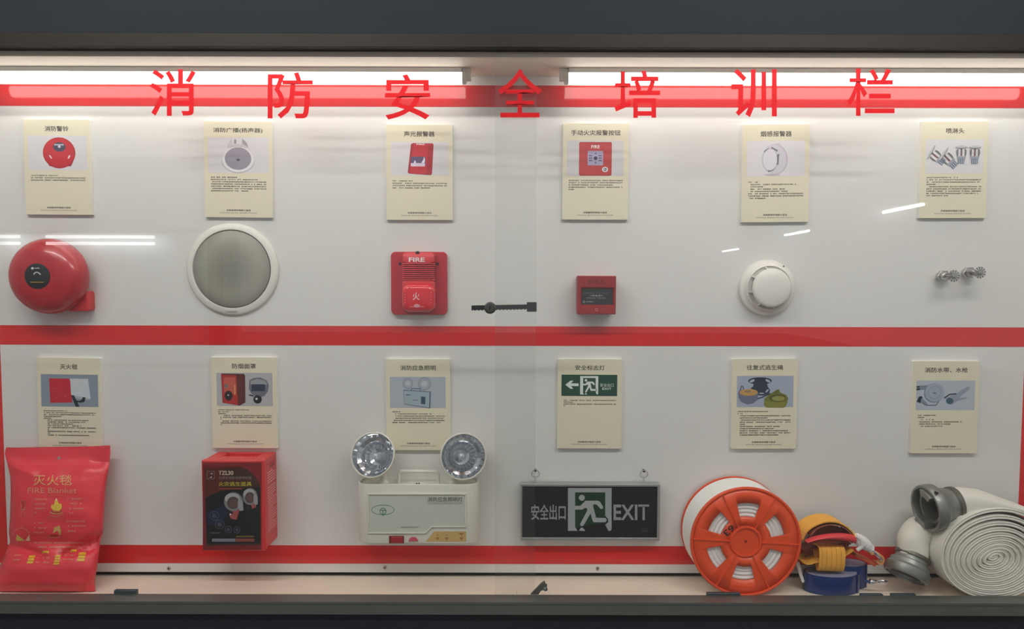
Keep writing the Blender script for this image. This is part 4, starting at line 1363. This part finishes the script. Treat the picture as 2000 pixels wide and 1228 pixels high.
# ---------------------------------------------------------------- exit sign
def exitsign():
    Y = 0.026
    t = thing('exit_sign', 'hanging black exit sign with running man in doorway', 'sign', P(1152, 940, 0))
    a, c = P(1016.5, 1055.5, Y), P(1290, 945.5, Y)
    ms = mat('sign_frame_silver', (176, 176, 172), 0.32, 0.6)
    i0, i1 = P(1019.8, 1049.6, Y), P(1284.4, 950.3, Y)
    m = MB()
    m.box(a.x, c.x, -Y, -0.004, i1.z, c.z)
    m.box(a.x, c.x, -Y, -0.004, a.z, i0.z)
    m.box(a.x, i0.x, -Y, -0.004, i0.z, i1.z)
    m.box(i1.x, c.x, -Y, -0.004, i0.z, i1.z)
    m.build('frame', ms, t, bevel=.001)
    face = MB().box(i0.x - .001, i1.x + .001, -Y + .002, -Y + .006, i0.z - .001, i1.z + .001).build('face_panel', mat('sign_face_black', (30, 30, 32), 0.18), t)
    Q = lambda x, y: (1000 + x / 6.452, 900 + y / 6.452)
    G = (160, 166, 164)
    p = Print(flat(Y - .0019))
    running_man(p, Q, G, (8, 52, 30), (168, 172, 172))
    p.build('pictogram', face)
    p = Print(flat(Y - .0019))
    g2 = (150, 152, 152)
    p.text('安全出口', 1037.7, 985.5, 1104.5, 1014.5, g2, 0.02)
    p.text('EXIT', 1199, 986, 1267, 1014.5, g2, 0.022)
    p.build('lettering', face)
    p = Print(flat(Y - .0019))
    for i in range(3):
        for j in range(2):
            p.ring(1254 + i * 5, 1032 + j * 5, 1.9, 1.9, .7, (70, 70, 72))
    p.build('approval_marks', face)
    for k, (hx, hy) in enumerate(((1045.7, 918), (1257.5, 919))):
        pin = P(hx, hy, .010)
        rc = P(hx, hy + 6.5, .012)
        zz = c.z
        ringp = [(rc.x + 7.6 * S(.012) * math.cos(q), -.012 - .002 * math.sin(q), rc.z + 7.6 * S(.012) * math.sin(q)) for q in [2 * math.pi * i / 28 for i in range(28)]]
        hk = MB().tube(ringp, .0008, 8, closed=True).build('hanging_ring', M_STEEL, t)
        zb = rc.z - 7.6 * S(.012)
        MB().lathe((rc.x, -.012, zz - .001), (0, 0, 1), [(.0024, 0), (.0024, .0015), (.0013, .002), (.0013, max(.004, zb - zz + .002)), (.0020, max(.0045, zb - zz + .003))], 12).build('eye_screw', M_CHROME, hk)
        MB().lathe((pin.x, 0, pin.z), NY, [(.0016, -.001), (.0016, .010), (.0030, .0105), (.0030, .0135), (.0020, .0145)], 16).build('wall_pin', mat('pin_black', (22, 22, 24), 0.4), t)
exitsign()

# ---------------------------------------------------------------- rope reel
def reel():
    Yf, Yb = 0.103, 0.006
    c = P(1457.5, 1054.5, Yf)
    R = 0.1150
    cz = R
    cx = c.x
    t = thing('rope_reel', 'large orange spoked reel wound with white rope', 'rope reel', (cx, -(Yf + Yb) / 2, 0))
    mo = mat('reel_orange', (238, 84, 40), 0.34, vary=0.03)
    C0 = Vector((cx, 0, cz))
    def pt(r, q, y):
        return C0 + Vector((math.cos(q) * r, -y, math.sin(q) * r))
    def flange(Y, name, solid):
        m = MB()
        N = 180
        rad = [.30, .46, .71, .97]
        off = math.radians(27)
        pts, fs = [], []
        for i in range(N):
            q = 2 * math.pi * i / N
            for r in rad:
                pts.append(pt(R * r, q, Y))
        for i in range(N):
            q = math.degrees(2 * math.pi * (i + .5) / N) - 27
            inwin = abs(((q + 30) % 60) - 30) < 17
            j = (i + 1) % N
            for k in range(3):
                if k == 1 and inwin:
                    continue
                fs.append((i * 4 + k, i * 4 + k + 1, j * 4 + k + 1, j * 4 + k))
        m.add(pts, fs)
        return m.build(name, mo, t, solid=solid)
    fl = flange(Yf - .004, 'front_flange', .003)
    MB().lathe(C0, NY, [(R * .955, Yf - .006), (R * .955, Yf - .001), (R * .975, Yf), (R, Yf - .001), (R, Yf - .007), (R * .985, Yf - .008)], 120, caps=False).build('rim', mo, fl)
    MB().lathe(C0, NY, [(R * .25, Yf - .005), (R * .25, Yf - .0005), (R * .265, Yf), (R * .28, Yf - .0005), (R * .30, Yf - .005)], 60, caps=False).build('hub_ring', mo, fl)
    MB().lathe(C0, NY, [(R * .31, Yf - .0065), (R * .31, Yf - .0035), (R * .03, Yf - .0034), (R * .028, Yf - .006)], 60, caps=False).build('hub_plate', mo, fl)
    MB().lathe(C0, NY, [(R * .034, Yf - .0060), (R * .034, Yf - .0045)], 16).build('axle_hole', mat('reel_hole', (150, 36, 20), 0.6), fl)
    for k in range(6):
        q = math.radians(-3 + 60 * k)
        e = Vector((math.cos(q), 0, math.sin(q)))
        w = Vector((-math.sin(q), 0, math.cos(q))) * .0011
        A = [C0 + e * R * .275 - w + NY * (Yf - .004), C0 + e * R * .96 - w + NY * (Yf - .004), C0 + e * R * .96 + w + NY * (Yf - .004), C0 + e * R * .275 + w + NY * (Yf - .004)]
        B = [v + NY * .0036 for v in A]
        MB().hexa(A, B).build('spoke', mo, fl)
    MB().lathe(C0, NY, [(R * .30, Yb), (R * .995, Yb), (R * .995, Yb + .004), (R * .30, Yb + .004)], 120).build('back_flange', mo, t)
    # rope pack: scalloped outside and scalloped front face
    ro = R * .985
    prof = [(R * .35, Yb + .006)]
    y0, y1, n = Yb + .006, Yf - .0075, 10
    for i in range(n):
        for k in range(8):
            f = (k + .5) / 8
            prof.append((ro - .0042 * (1 - math.sin(math.pi * f) ** .6), y0 + (y1 - y0) * (i + f) / n))
    m_ = 8
    for i in range(m_):
        for k in range(6):
            f = (k + .5) / 6
            prof.append((ro - .004 - (ro - .004 - R * .36) * (i + f) / m_, y1 - .0035 * (1 - math.sin(math.pi * f) ** .6)))
    MB().lathe(C0, NY, prof, 96).build('rope', mat('rope_white', (246, 244, 238), 0.75, bump=0.4, bscale=300, wave='DIAGONAL'), t)
    p = Print(flat(Yf - .0024))
    p.text('63', 1413, 1030, 1435, 1042, (50, 36, 36), 0.015, math.radians(180 - 42))
    p.build('handwritten_number', fl)
    pts = [P(1558, 1098, .05), P(1561, 1108, .06), P(1564, 1122, .066), P(1568, 1134, .070), P(1569, 1137, .071)]
    MB().tube(pts, [.0040, .0040, .0038, .0034, .0026], 10).build('rope_end', mat('rope_white', (232, 230, 222)), t)
reel()
#PART5

def path_normals(pts, wdir):
    out = []
    for i in range(len(pts)):
        tg = (Vector(pts[min(i + 1, len(pts) - 1)]) - Vector(pts[max(i - 1, 0)])).normalized()
        out.append(tg.cross(wdir).normalized())
    return out

def smooth_path(pts, n=6):
    """Catmull-Rom through the given points"""
    pts = [Vector(p) for p in pts]
    q = [pts[0] * 2 - pts[1]] + pts + [pts[-1] * 2 - pts[-2]]
    out = []
    for i in range(1, len(q) - 2):
        for k in range(n):
            s = k / n
            out.append(0.5 * ((2 * q[i]) + (q[i + 1] - q[i - 1]) * s + (2 * q[i - 1] - 5 * q[i] + 4 * q[i + 1] - q[i + 2]) * s * s + (3 * q[i] - q[i - 1] - 3 * q[i + 1] + q[i + 2]) * s ** 3))
    out.append(pts[-1])
    return out

# ---------------------------------------------------------------- orange webbing harness
def harness():
    base = P(1640, 1120, .06)
    t = thing('escape_harness', 'orange webbing harness with red strap and rope hook', 'harness', (base.x, base.y, 0.04))
    mo = mat('webbing_orange', (252, 182, 72), 0.65, bump=0.5, bscale=120, wave='X')
    YD = Vector((0, -1, 0))
    def strap(px, Yc, w0, w1, name, mt, th=.0022):
        pts = smooth_path([P(x, y, Yc) for x, y in px])
        MB().ribbon(pts, path_normals(pts, YD), th, YD, w0, w1).build(name, mt, t)
    strap([(1564, 1052), (1572, 1036), (1588, 1024), (1610, 1016.5), (1634, 1018), (1654, 1029), (1666, 1044), (1666, 1056)], .075, -.045, .010, 'upper_loop', mo, .0026)
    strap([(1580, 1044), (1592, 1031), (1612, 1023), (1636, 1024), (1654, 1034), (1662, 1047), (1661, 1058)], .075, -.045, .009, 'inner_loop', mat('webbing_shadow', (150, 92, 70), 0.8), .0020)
    strap([(1566, 1096), (1577, 1099), (1592, 1095), (1610, 1090), (1640, 1086), (1664, 1072)], .080, -.05, .008, 'lower_strap', mo, .0024)
    strap([(1568, 1075), (1585, 1070), (1620, 1064), (1660, 1060)], .062, -.035, .006, 'middle_strap', mat('webbing_inner_shade', (140, 74, 54), 0.8), .0022)  # brown colour carries the shade inside the loop
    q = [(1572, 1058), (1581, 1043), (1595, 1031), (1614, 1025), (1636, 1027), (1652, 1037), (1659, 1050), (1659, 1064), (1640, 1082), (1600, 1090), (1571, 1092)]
    MB().prism([P(x, y, .022) for x, y in q], [P(x, y, .054) for x, y in q]).build('webbing_shade_fill', mat('webbing_inner_shade', (140, 74, 54)), t, bevel=.003)  # solid brown fill painting the shaded inside of the orange loop
    # folded end with rows of stitching
    XD = Vector((1, 0, -0.03)).normalized()
    yz = [(.052, 1062), (.072, 1063), (.086, 1068), (.092, 1080), (.092, 1098), (.088, 1110), (.082, 1112.5), (.072, 1100), (.064, 1084), (.054, 1068)]
    x0, x1 = P(1597.5, 1085, .085).x, P(1648, 1085, .085).x
    pts = smooth_path([Vector((x0, -Y, P(1610, r, Y).z)) for Y, r in yz], 5)
    fold = MB().ribbon(pts, path_normals(pts, XD), .0022, XD, 0, x1 - x0).build('folded_end', mo, t)
    nr = path_normals(pts, XD)
    sgn = -1 if nr[len(nr) // 3].y > 0 else 1
    ms = mat('stitch_brown', (150, 88, 30), 0.8)
    for k in range(5):
        xs = (k + .55) / 5.4 * (x1 - x0)
        m = MB()
        for i in range(8, 27, 1):
            a, b_ = pts[i], pts[i + 1]
            mid = a + (b_ - a) * .5
            n = nr[i] * sgn * .00125
            w = XD * .0005
            m.add([a + XD * xs + n - w, mid + XD * xs + n - w, mid + XD * xs + n + w, a + XD * xs + n + w], [(0, 1, 2, 3)])
        m.build('stitching', ms, fold, smooth=False)
    # red tapering strap
    pts = smooth_path([P(1574, 1057, .094), P(1592, 1051, .094), P(1615, 1047.5, .093), P(1640, 1047.5, .091), P(1660, 1050, .086), P(1669, 1053, .080)], 5)
    rings = []
    for i, p_ in enumerate(pts):
        f = i / (len(pts) - 1)
        hh = (.0012 + .0052 * min(1, f * 1.6)) * (1 + .25 * f)
        rings.append([p_ + Vector((0, -.010 * math.cos(q), hh * math.sin(q))) for q in [2 * math.pi * k / 14 for k in range(14)]])
    MB().loft(rings).build('red_strap', mat('strap_red', (226, 66, 72), 0.5), t)
    # white whipped rope
    a, b_ = P(1669, 1047, .078), P(1703, 1073, .078)
    ax = b_ - a
    Lr = ax.length
    prof = [(.004, -.001)]
    nb = 7
    for i in range(nb):
        for k in range(5):
            f = (k + .5) / 5
            g = (i + f) / nb
            rr = .0085 + .0045 * math.sin(math.pi * min(1, g * 1.15)) ** .7
            prof.append((rr - .0014 * (1 - math.sin(math.pi * f) ** .5), Lr * g))
    prof.append((.004, Lr + .001))
    mw = mat('rope_white', (232, 230, 222))
    MB().lathe(a, ax, prof, 28).build('rope_whipping', mw, t)
    MB().tube(smooth_path([P(1672, 1046, .088), P(1681, 1052, .090), P(1684, 1066, .089), P(1674, 1074, .086)]), .0040, 10).build('rope_loop', mw, t)
    # steel snap hook
    c0, c1 = P(1704, 1073, .084), P(1722, 1094, .084)
    d = (c1 - c0).normalized()
    yv = Vector((0, -1, 0))
    mid, hl = (c0 + c1) / 2, (c1 - c0).length / 2
    pts = [mid + d * (hl * math.cos(q)) + yv * (.006 * math.sin(q)) for q in [2 * math.pi * k / 28 for k in range(28)]]
    MB().tube(pts, .0021, 8, closed=True).build('snap_hook', M_CHROME, t)
    strap([(1698, 1080), (1709, 1079), (1719, 1083), (1723, 1091), (1719, 1099), (1711, 1097)], .060, -.012, .008, 'tan_tab', mat('tab_tan', (226, 170, 104), 0.6), .003)
    strap([(1666, 1080), (1684, 1088), (1697, 1094), (1705, 1101)], .058, -.012, .012, 'orange_tail', mat('tail_orange', (206, 96, 56), 0.6), .006)
harness()

# ---------------------------------------------------------------- blue belt coils
def belt():
    cA = Vector((P(1623, 1130, .068).x, -.067, 0))
    cB = Vector((P(1657, 1130, .045).x, -.040, 0))
    t = thing('safety_belt', 'coiled shiny blue safety belt with steel hook', 'belt', (cA.x, cA.y, 0))
    mb = mat('belt_blue', (18, 48, 108), 0.25, coat=0.3)
    me = mat('belt_sheen_lilac', (150, 152, 176), 0.45)  # lilac colour paints the highlight on top of the blue coils
    ZD = Vector((0, 0, 1))
    def coil(c, rx, ry, h, turns, z0=0.0005):
        n = int(turns * 40)
        pts = []
        for i in range(n + 1):
            q = 2 * math.pi * i / 40
            f = 1 - .055 * (q / (2 * math.pi))
            pts.append(c + Vector((rx * f * math.cos(q - .6), ry * f * math.sin(q - .6), 0)))
        o = MB().ribbon(pts, path_normals(pts, ZD), .0022, ZD, z0, z0 + h).build('belt_coil', mb, t)
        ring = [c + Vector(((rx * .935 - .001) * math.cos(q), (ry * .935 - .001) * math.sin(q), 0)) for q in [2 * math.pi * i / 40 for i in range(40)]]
        MB().prism([p + ZD * (z0 + h - .005) for p in ring], [p + ZD * (z0 + h + .0003) for p in ring]).build('coil_sheen_cap', me, o)
    coil(cA, .0585, .034, .0385, 4)
    coil(cB, .0400, .026, .0490, 3)
    h0, h1 = P(1700, 1136, .085), P(1733, 1137, .090)
    MB().lathe(h0 + Vector((-.002, 0, 0)), (1, 0, .05), [(.0042, 0), (.0062, .002), (.0066, .006), (.0048, .010), (.0036, .014)], 20).build('hook_swivel', M_CHROME, t)
    d = (h1 - h0).normalized()
    a = h0 + d * .012
    mid, hl = (a + h1) / 2, (h1 - a).length / 2
    pts = [mid + d * (hl * math.cos(q)) + Vector((0, -.003, .0042)) * math.sin(q) for q in [2 * math.pi * k / 24 for k in range(24)]]
    MB().tube(pts, .0019, 8, closed=True).build('steel_hook', M_CHROME, t)
    MB().tube([P(1688, 1134, .080), h0], .0030, 8).build('hook_strap', mb, t)
belt()

# ---------------------------------------------------------------- fire hose roll
def hose():
    Yf, Yb = .124, .042
    c = P(1946, 1077, Yf)
    rx, rz = .1130, .0950
    cz = rz + .001
    t = thing('fire_hose', 'rolled white fire hose with two grey metal couplings', 'fire hose', (c.x, -(Yf + Yb) / 2, 0))
    mh = mat('hose_canvas', (234, 230, 217), 0.8, vary=.04, scale=30, bump=.35, bscale=260, wave='DIAGONAL')
    me = mat('hose_lining', (150, 156, 152), 0.7)
    YD = Vector((0, -1, 0))
    turns = 10.0
    n = int(turns * 56)
    pts = []
    for i in range(n + 1):
        q = 2 * math.pi * i / 56
        f = 1 - i / n * .985
        g = max(0.0, 1 - i / n)
        ox = -.004 * (1 - g)
        oz = -.002 * (1 - g)
        ecc = 1 + .35 * (1 - g)                   # inner turns flatter
        tilt = .35 * (1 - g)
        ex, ez = rx * f, rz * f / ecc
        wob = 1 + .018 * math.sin(3 * q + 1.3) * (1 - g * .6)
        a = q + 1.05
        x, z = ex * math.cos(a) * wob, ez * math.sin(a) * wob
        # settle on the shelf: heavier gaps above than below
        z -= .008 * (1 - g) * g * 4
        pts.append(Vector((c.x + ox + x * math.cos(tilt) - z * math.sin(tilt), 0, cz + oz + x * math.sin(tilt) + z * math.cos(tilt))))
    for p_ in pts:
        p_.z = max(p_.z, .0045)
    nm = path_normals(pts, YD)
    roll = MB()
    rings = []
    for i, p_ in enumerate(pts):
        a, b_ = p_ + nm[i] * .0042, p_ - nm[i] * .0042
        e = .0022
        rings.append([a + YD * Yb, a + YD * (Yf - e), p_ + nm[i] * .0026 + YD * Yf, p_ + YD * (Yf - .0018), p_ - nm[i] * .0026 + YD * Yf, b_ + YD * (Yf - e), b_ + YD * Yb])
    roll.loft(rings)
    roll.build('rolled_hose', mh, t, angle=60)
    core = []
    for i in range(48):
        q = 2 * math.pi * i / 48
        core.append((c.x + rx * .95 * math.cos(q), cz + rz * .95 * math.sin(q)))
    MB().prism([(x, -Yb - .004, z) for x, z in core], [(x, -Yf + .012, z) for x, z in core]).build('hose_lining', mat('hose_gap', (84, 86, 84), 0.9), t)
    # outer end lifted to the upper coupling
    def lofted(secs, name, mt, nn=28):
        rings = []
        cs = smooth_path([s[0] for s in secs], 5)
        k = len(cs)
        for i, p_ in enumerate(cs):
            f = i / 5
            j = min(int(f), len(secs) - 2)
            g = f - j
            ha = secs[j][1] + (secs[j + 1][1] - secs[j][1]) * g
            hb = secs[j][2] + (secs[j + 1][2] - secs[j][2]) * g
            tg = (cs[min(i + 1, k - 1)] - cs[max(i - 1, 0)]).normalized()
            wv = secs[j][3].lerp(secs[j + 1][3], g)
            wv = (wv - tg * wv.dot(tg)).normalized()
            hv = tg.cross(wv).normalized()
            ring = []
            for m_ in range(nn):
                q = 2 * math.pi * m_ / nn
                ring.append(p_ + wv * (ha * math.copysign(abs(math.cos(q)) ** .85, math.cos(q))) + hv * (hb * math.copysign(abs(math.sin(q)) ** .85, math.sin(q))))
            rings.append(ring)
        for r in rings:
            for v in r:
                v.z = max(v.z, .002)
                v.y = min(v.y, -.006)
        return MB().loft(rings).build(name, mt, t, angle=70)
    Yv = Vector((0, 1, 0))
    lofted([(P(2052, 1015, .083), .040, .004, Yv), (P(2005, 996, .083), .041, .005, Yv), (P(1960, 984, .082), .041, .010, Yv), (P(1915, 978, .080), .040, .022, Yv), (P(1882, 980, .078), .036, .030, Yv), (P(1862, 983, .077), .033, .032, Yv)], 'outer_end', mh)
    n1 = Vector((-1, -.12, -.13)).normalized()
    c1 = P(1866, 983, .077)
    mc = M_CASTMETAL
    cp = MB().lathe(c1, n1, [(.030, -.002), (.0345, 0), (.0345, .012), (.0325, .013), (.0325, .020), (.0360, .022), (.0375, .034), (.0420, .040), (.0480, .046), (.0490, .050), (.0490, .066), (.0475, .0685), (.0430, .0690), (.0415, .066), (.0410, .052), (.0330, .050), (.0320, .058), (.0280, .058), (.0265, .050), (.0260, .030)], 64, caps=False).build('upper_coupling', mc, t)
    MB().lathe(c1, n1, [(.0352, .001), (.0362, .002), (.0362, .010), (.0352, .011)], 56, caps=False).build('clamp_band', mat('clamp_steel', (120, 116, 106), 0.4, 0.8), cp)
    MB().lathe(c1, n1, [(.0262, .028), (.0, .028)], 40, caps=False).build('dark_bore', mat('bore_grey', (70, 68, 62), 0.6), cp)
    ax, a, b_ = basis(n1)
    for q in (math.radians(70), math.radians(70 + 180)):
        rings = []
        for s in (-.42, -.25, 0, .25, .42):
            e = a * math.cos(q + s) + b_ * math.sin(q + s)
            k = .056 + (.0 if abs(s) > .4 else .004)
            rings.append([c1 + e * .0285 + ax * .05, c1 + e * .040 + ax * .05, c1 + e * .0425 + ax * .076, c1 + e * .0285 + ax * .076])
        MB().loft(rings).build('locking_lug', M_CASTMETAL, cp, bevel=.0012)
    e = a * math.cos(2.35) + b_ * math.sin(2.35)
    MB().lathe(P(1829, 962, .118), NY, [(.0024, -.004), (.0024, .004)], 6).build('grub_screw_hole', M_DARKIN, cp)
    # inner end drooping to the lower coupling
    n2 = Vector((-.46, -.30, -.84)).normalized()
    c2 = P(1783, 1084, .066)
    lofted([(P(1872, 1040, .020), .012, .005, Vector((0, 1, .2))), (P(1832, 1020, .034), .026, .012, Vector((0, 1, .1))), (P(1800, 1030, .048), .034, .024, Vector((0, 1, .0))), (P(1784, 1052, .058), .035, .030, Vector((.3, 1, 0))), (P(1783, 1072, .064), .032, .030, Vector((.4, 1, 0))), (c2 + n2 * .004, .030, .030, Vector((.4, 1, 0)))], 'inner_end', mh)
    c2p = MB().lathe(c2, n2, [(.028, -.004), (.0330, -.002), (.0335, .006), (.0320, .008), (.0325, .014), (.0385, .017), (.0400, .026), (.0430, .029), (.0445, .031), (.0445, .045), (.0430, .048), (.0385, .049), (.0380, .046), (.0300, .046), (.0290, .040)], 64, caps=False).build('lower_coupling', mc, t)
    MB().lathe(c2, n2, [(.0340, -.0015), (.0350, -.0005), (.0350, .005), (.0340, .006)], 56, caps=False).build('clamp_band', mat('clamp_steel', (120, 116, 106)), c2p)
    MB().lathe(c2, n2, [(.0292, .040), (0, .040)], 40, caps=False).build('dark_bore', mat('bore_grey', (70, 68, 62)), c2p)
    ax, a, b_ = basis(n2)
    best = max([2 * math.pi * k / 60 for k in range(60)], key=lambda q: (a * math.cos(q) + b_ * math.sin(q)).dot(Vector((-.1, -1, .1))))
    for q in (best, best + math.pi):
        e = a * math.cos(q) + b_ * math.sin(q)
        w = ax.cross(e) * .0016
        A = [c2 + e * .036 + ax * .018 - w, c2 + e * .0430 + ax * .031 - w, c2 + e * .036 + ax * .031 - w]
        MB().prism(A, [v + w * 2 for v in A]).build('stop_web', mc, c2p)
hose()

# ---------------------------------------------------------------- loose bits by the track
def clip():
    q = [(1036, 1161), (1057, 1139.5), (1063.5, 1135), (1065.5, 1140), (1069, 1142.5), (1068, 1146), (1070, 1152.5), (1066, 1155), (1060.5, 1152.5), (1056.5, 1154), (1052, 1161)]
    A = [P(x, y, .127) for x, y in q]
    zmin = min(v.z for v in A)
    B = [P(x, y, .127) + Vector((0, .006, 0)) for x, y in q]
    c = sum(A, Vector()) / len(A)
    o = thing('plastic_clip', 'small broken dark grey clip leaning on the bottom track', 'clip', (c.x, -.124, zmin))
    MB().prism(A, B).build('clip_arm', mat('clip_grey', (84, 86, 82), 0.5), o, bevel=.0008)
    h = P(1064.5, 1148.5, .1275)
    MB().lathe(h, NY, [(.0026, -.001), (.0026, .0006)], 14).build('clip_stud', mat('clip_light', (150, 160, 156), 0.5), o)
clip()

def fluff():
    m = MB()
    rnd = random.Random(3)
    for k in range(46):
        x = rnd.uniform(968, 1012)
        a = P(x, 1160, .122)
        a.z = max(.0006, zb1 - .014)
        d = Vector((rnd.uniform(-1, 1) * .009, rnd.uniform(-.4, .4) * .006, rnd.uniform(.1, .9) * .010 * (1 - abs(x - 988) / 40)))
        m.tube([a, a + d * .5 + Vector((0, 0, .0012)), a + d], .00028, 5)
    a = P(1009, 1160, .122)
    m.tube([a, a + Vector((.0006, 0, .006)), a + Vector((.0012, 0, .012))], .00025, 5)
    o = m.build('dust_fluff', mat('dust_straw', (190, 178, 140), 0.9))
    tag(o, 'wisp of pale dust and fibres behind the glass overlap', 'dust')
    o['kind'] = 'stuff'
fluff()

# ---------------------------------------------------------------- the hall behind the camera, for reflections in the glass, plus two added fill lamps
def hall():
    struct(MB().box(-8.0, -2.3, -5.12, -5.0, -0.87, 1.7).build('wall_opposite', mat('hall_wall', (205, 212, 216), 0.6, vary=.04, scale=1)))
    zc = ZC
    t = thing('notice_cabinet', 'lit white notice cabinet on the opposite wall', 'cabinet', (-3.5, -5.0, zc - .6))
    MB().box(-4.6, -2.45, -5.0, -4.96, zc - .62, zc + .42).build('back_board', mat('notice_board', (214, 222, 224), 0.5), t)
    MB().box(-4.65, -2.4, -5.0, -4.80, zc + .42, zc + .46).box(-4.65, -2.4, -5.0, -4.80, zc - .66, zc - .62).box(-4.65, -4.6, -5.0, -4.80, zc - .62, zc + .42).box(-2.45, -2.4, -5.0, -4.80, zc - .62, zc + .42).build('cabinet_frame', M_ALU, t)
    for x0, x1 in ((-4.55, -4.02), (-3.80, -2.92)):
        for z in (.40, .345):
            MB().lathe((x0, -4.90, zc + z), (1, 0, 0), [(.013, 0), (.013, x1 - x0)], 12).build('light_tube', mat_emit('cabinet_tube_glow', (.92, .97, 1.0), 7.0), t)
    struct(MB().box(-2.6, 2.6, -1.35, -0.95, zc + 1.06, zc + 1.12).build('ceiling_front', mat('hall_ceiling', (200, 204, 208), 0.7)))
    for x, lab in ((-.85, 'left added fill lamp, unseen above the front of the case'), (.85, 'right added fill lamp, unseen above the front of the case')):
        y, L_ = -1.15, 1.25  # unseen lamps, added to fill the case and grade the panel downwards
        t = thing('ceiling_lamp', lab, 'ceiling lamp', (x, y, zc + 1.06), 'hall ceiling lamps')
        MB().box(x - L_ / 2 - .05, x + L_ / 2 + .05, y - .06, y + .06, zc + 1.02, zc + 1.06).build('lamp_housing', M_WPLAS, t, bevel=.005)
        MB().lathe((x - L_ / 2, y, zc + 1.0), (1, 0, 0), [(.018, 0), (.018, L_)], 12).build('lamp_tube', mat_emit('front_fill_glow', (1.0, .985, .97), HALL_FILL), t)
    for k, (x, y, L_) in enumerate(((4.95, -8.45, 1.0), (5.25, -12.9, 1.2), (5.9, -19.5, 1.5))):
        t = thing('ceiling_lamp', ('nearest', 'middle', 'farthest')[k] + ' of the tube lamps mirrored in the right pane', 'ceiling lamp', (x, y, zc + 1.06), 'hall ceiling lamps')
        MB().box(x - .06, x + .06, y - L_ / 2 - .05, y + L_ / 2 + .05, zc + 1.02, zc + 1.06).build('lamp_housing', M_WPLAS, t, bevel=.005)
        MB().lathe((x, y - L_ / 2, zc + 1.0), (0, 1, 0), [(.018, 0), (.018, L_)], 12).build('lamp_tube', mat_emit('hall_tube_glow', (.92, .96, 1.0), 14.0), t)
hall()
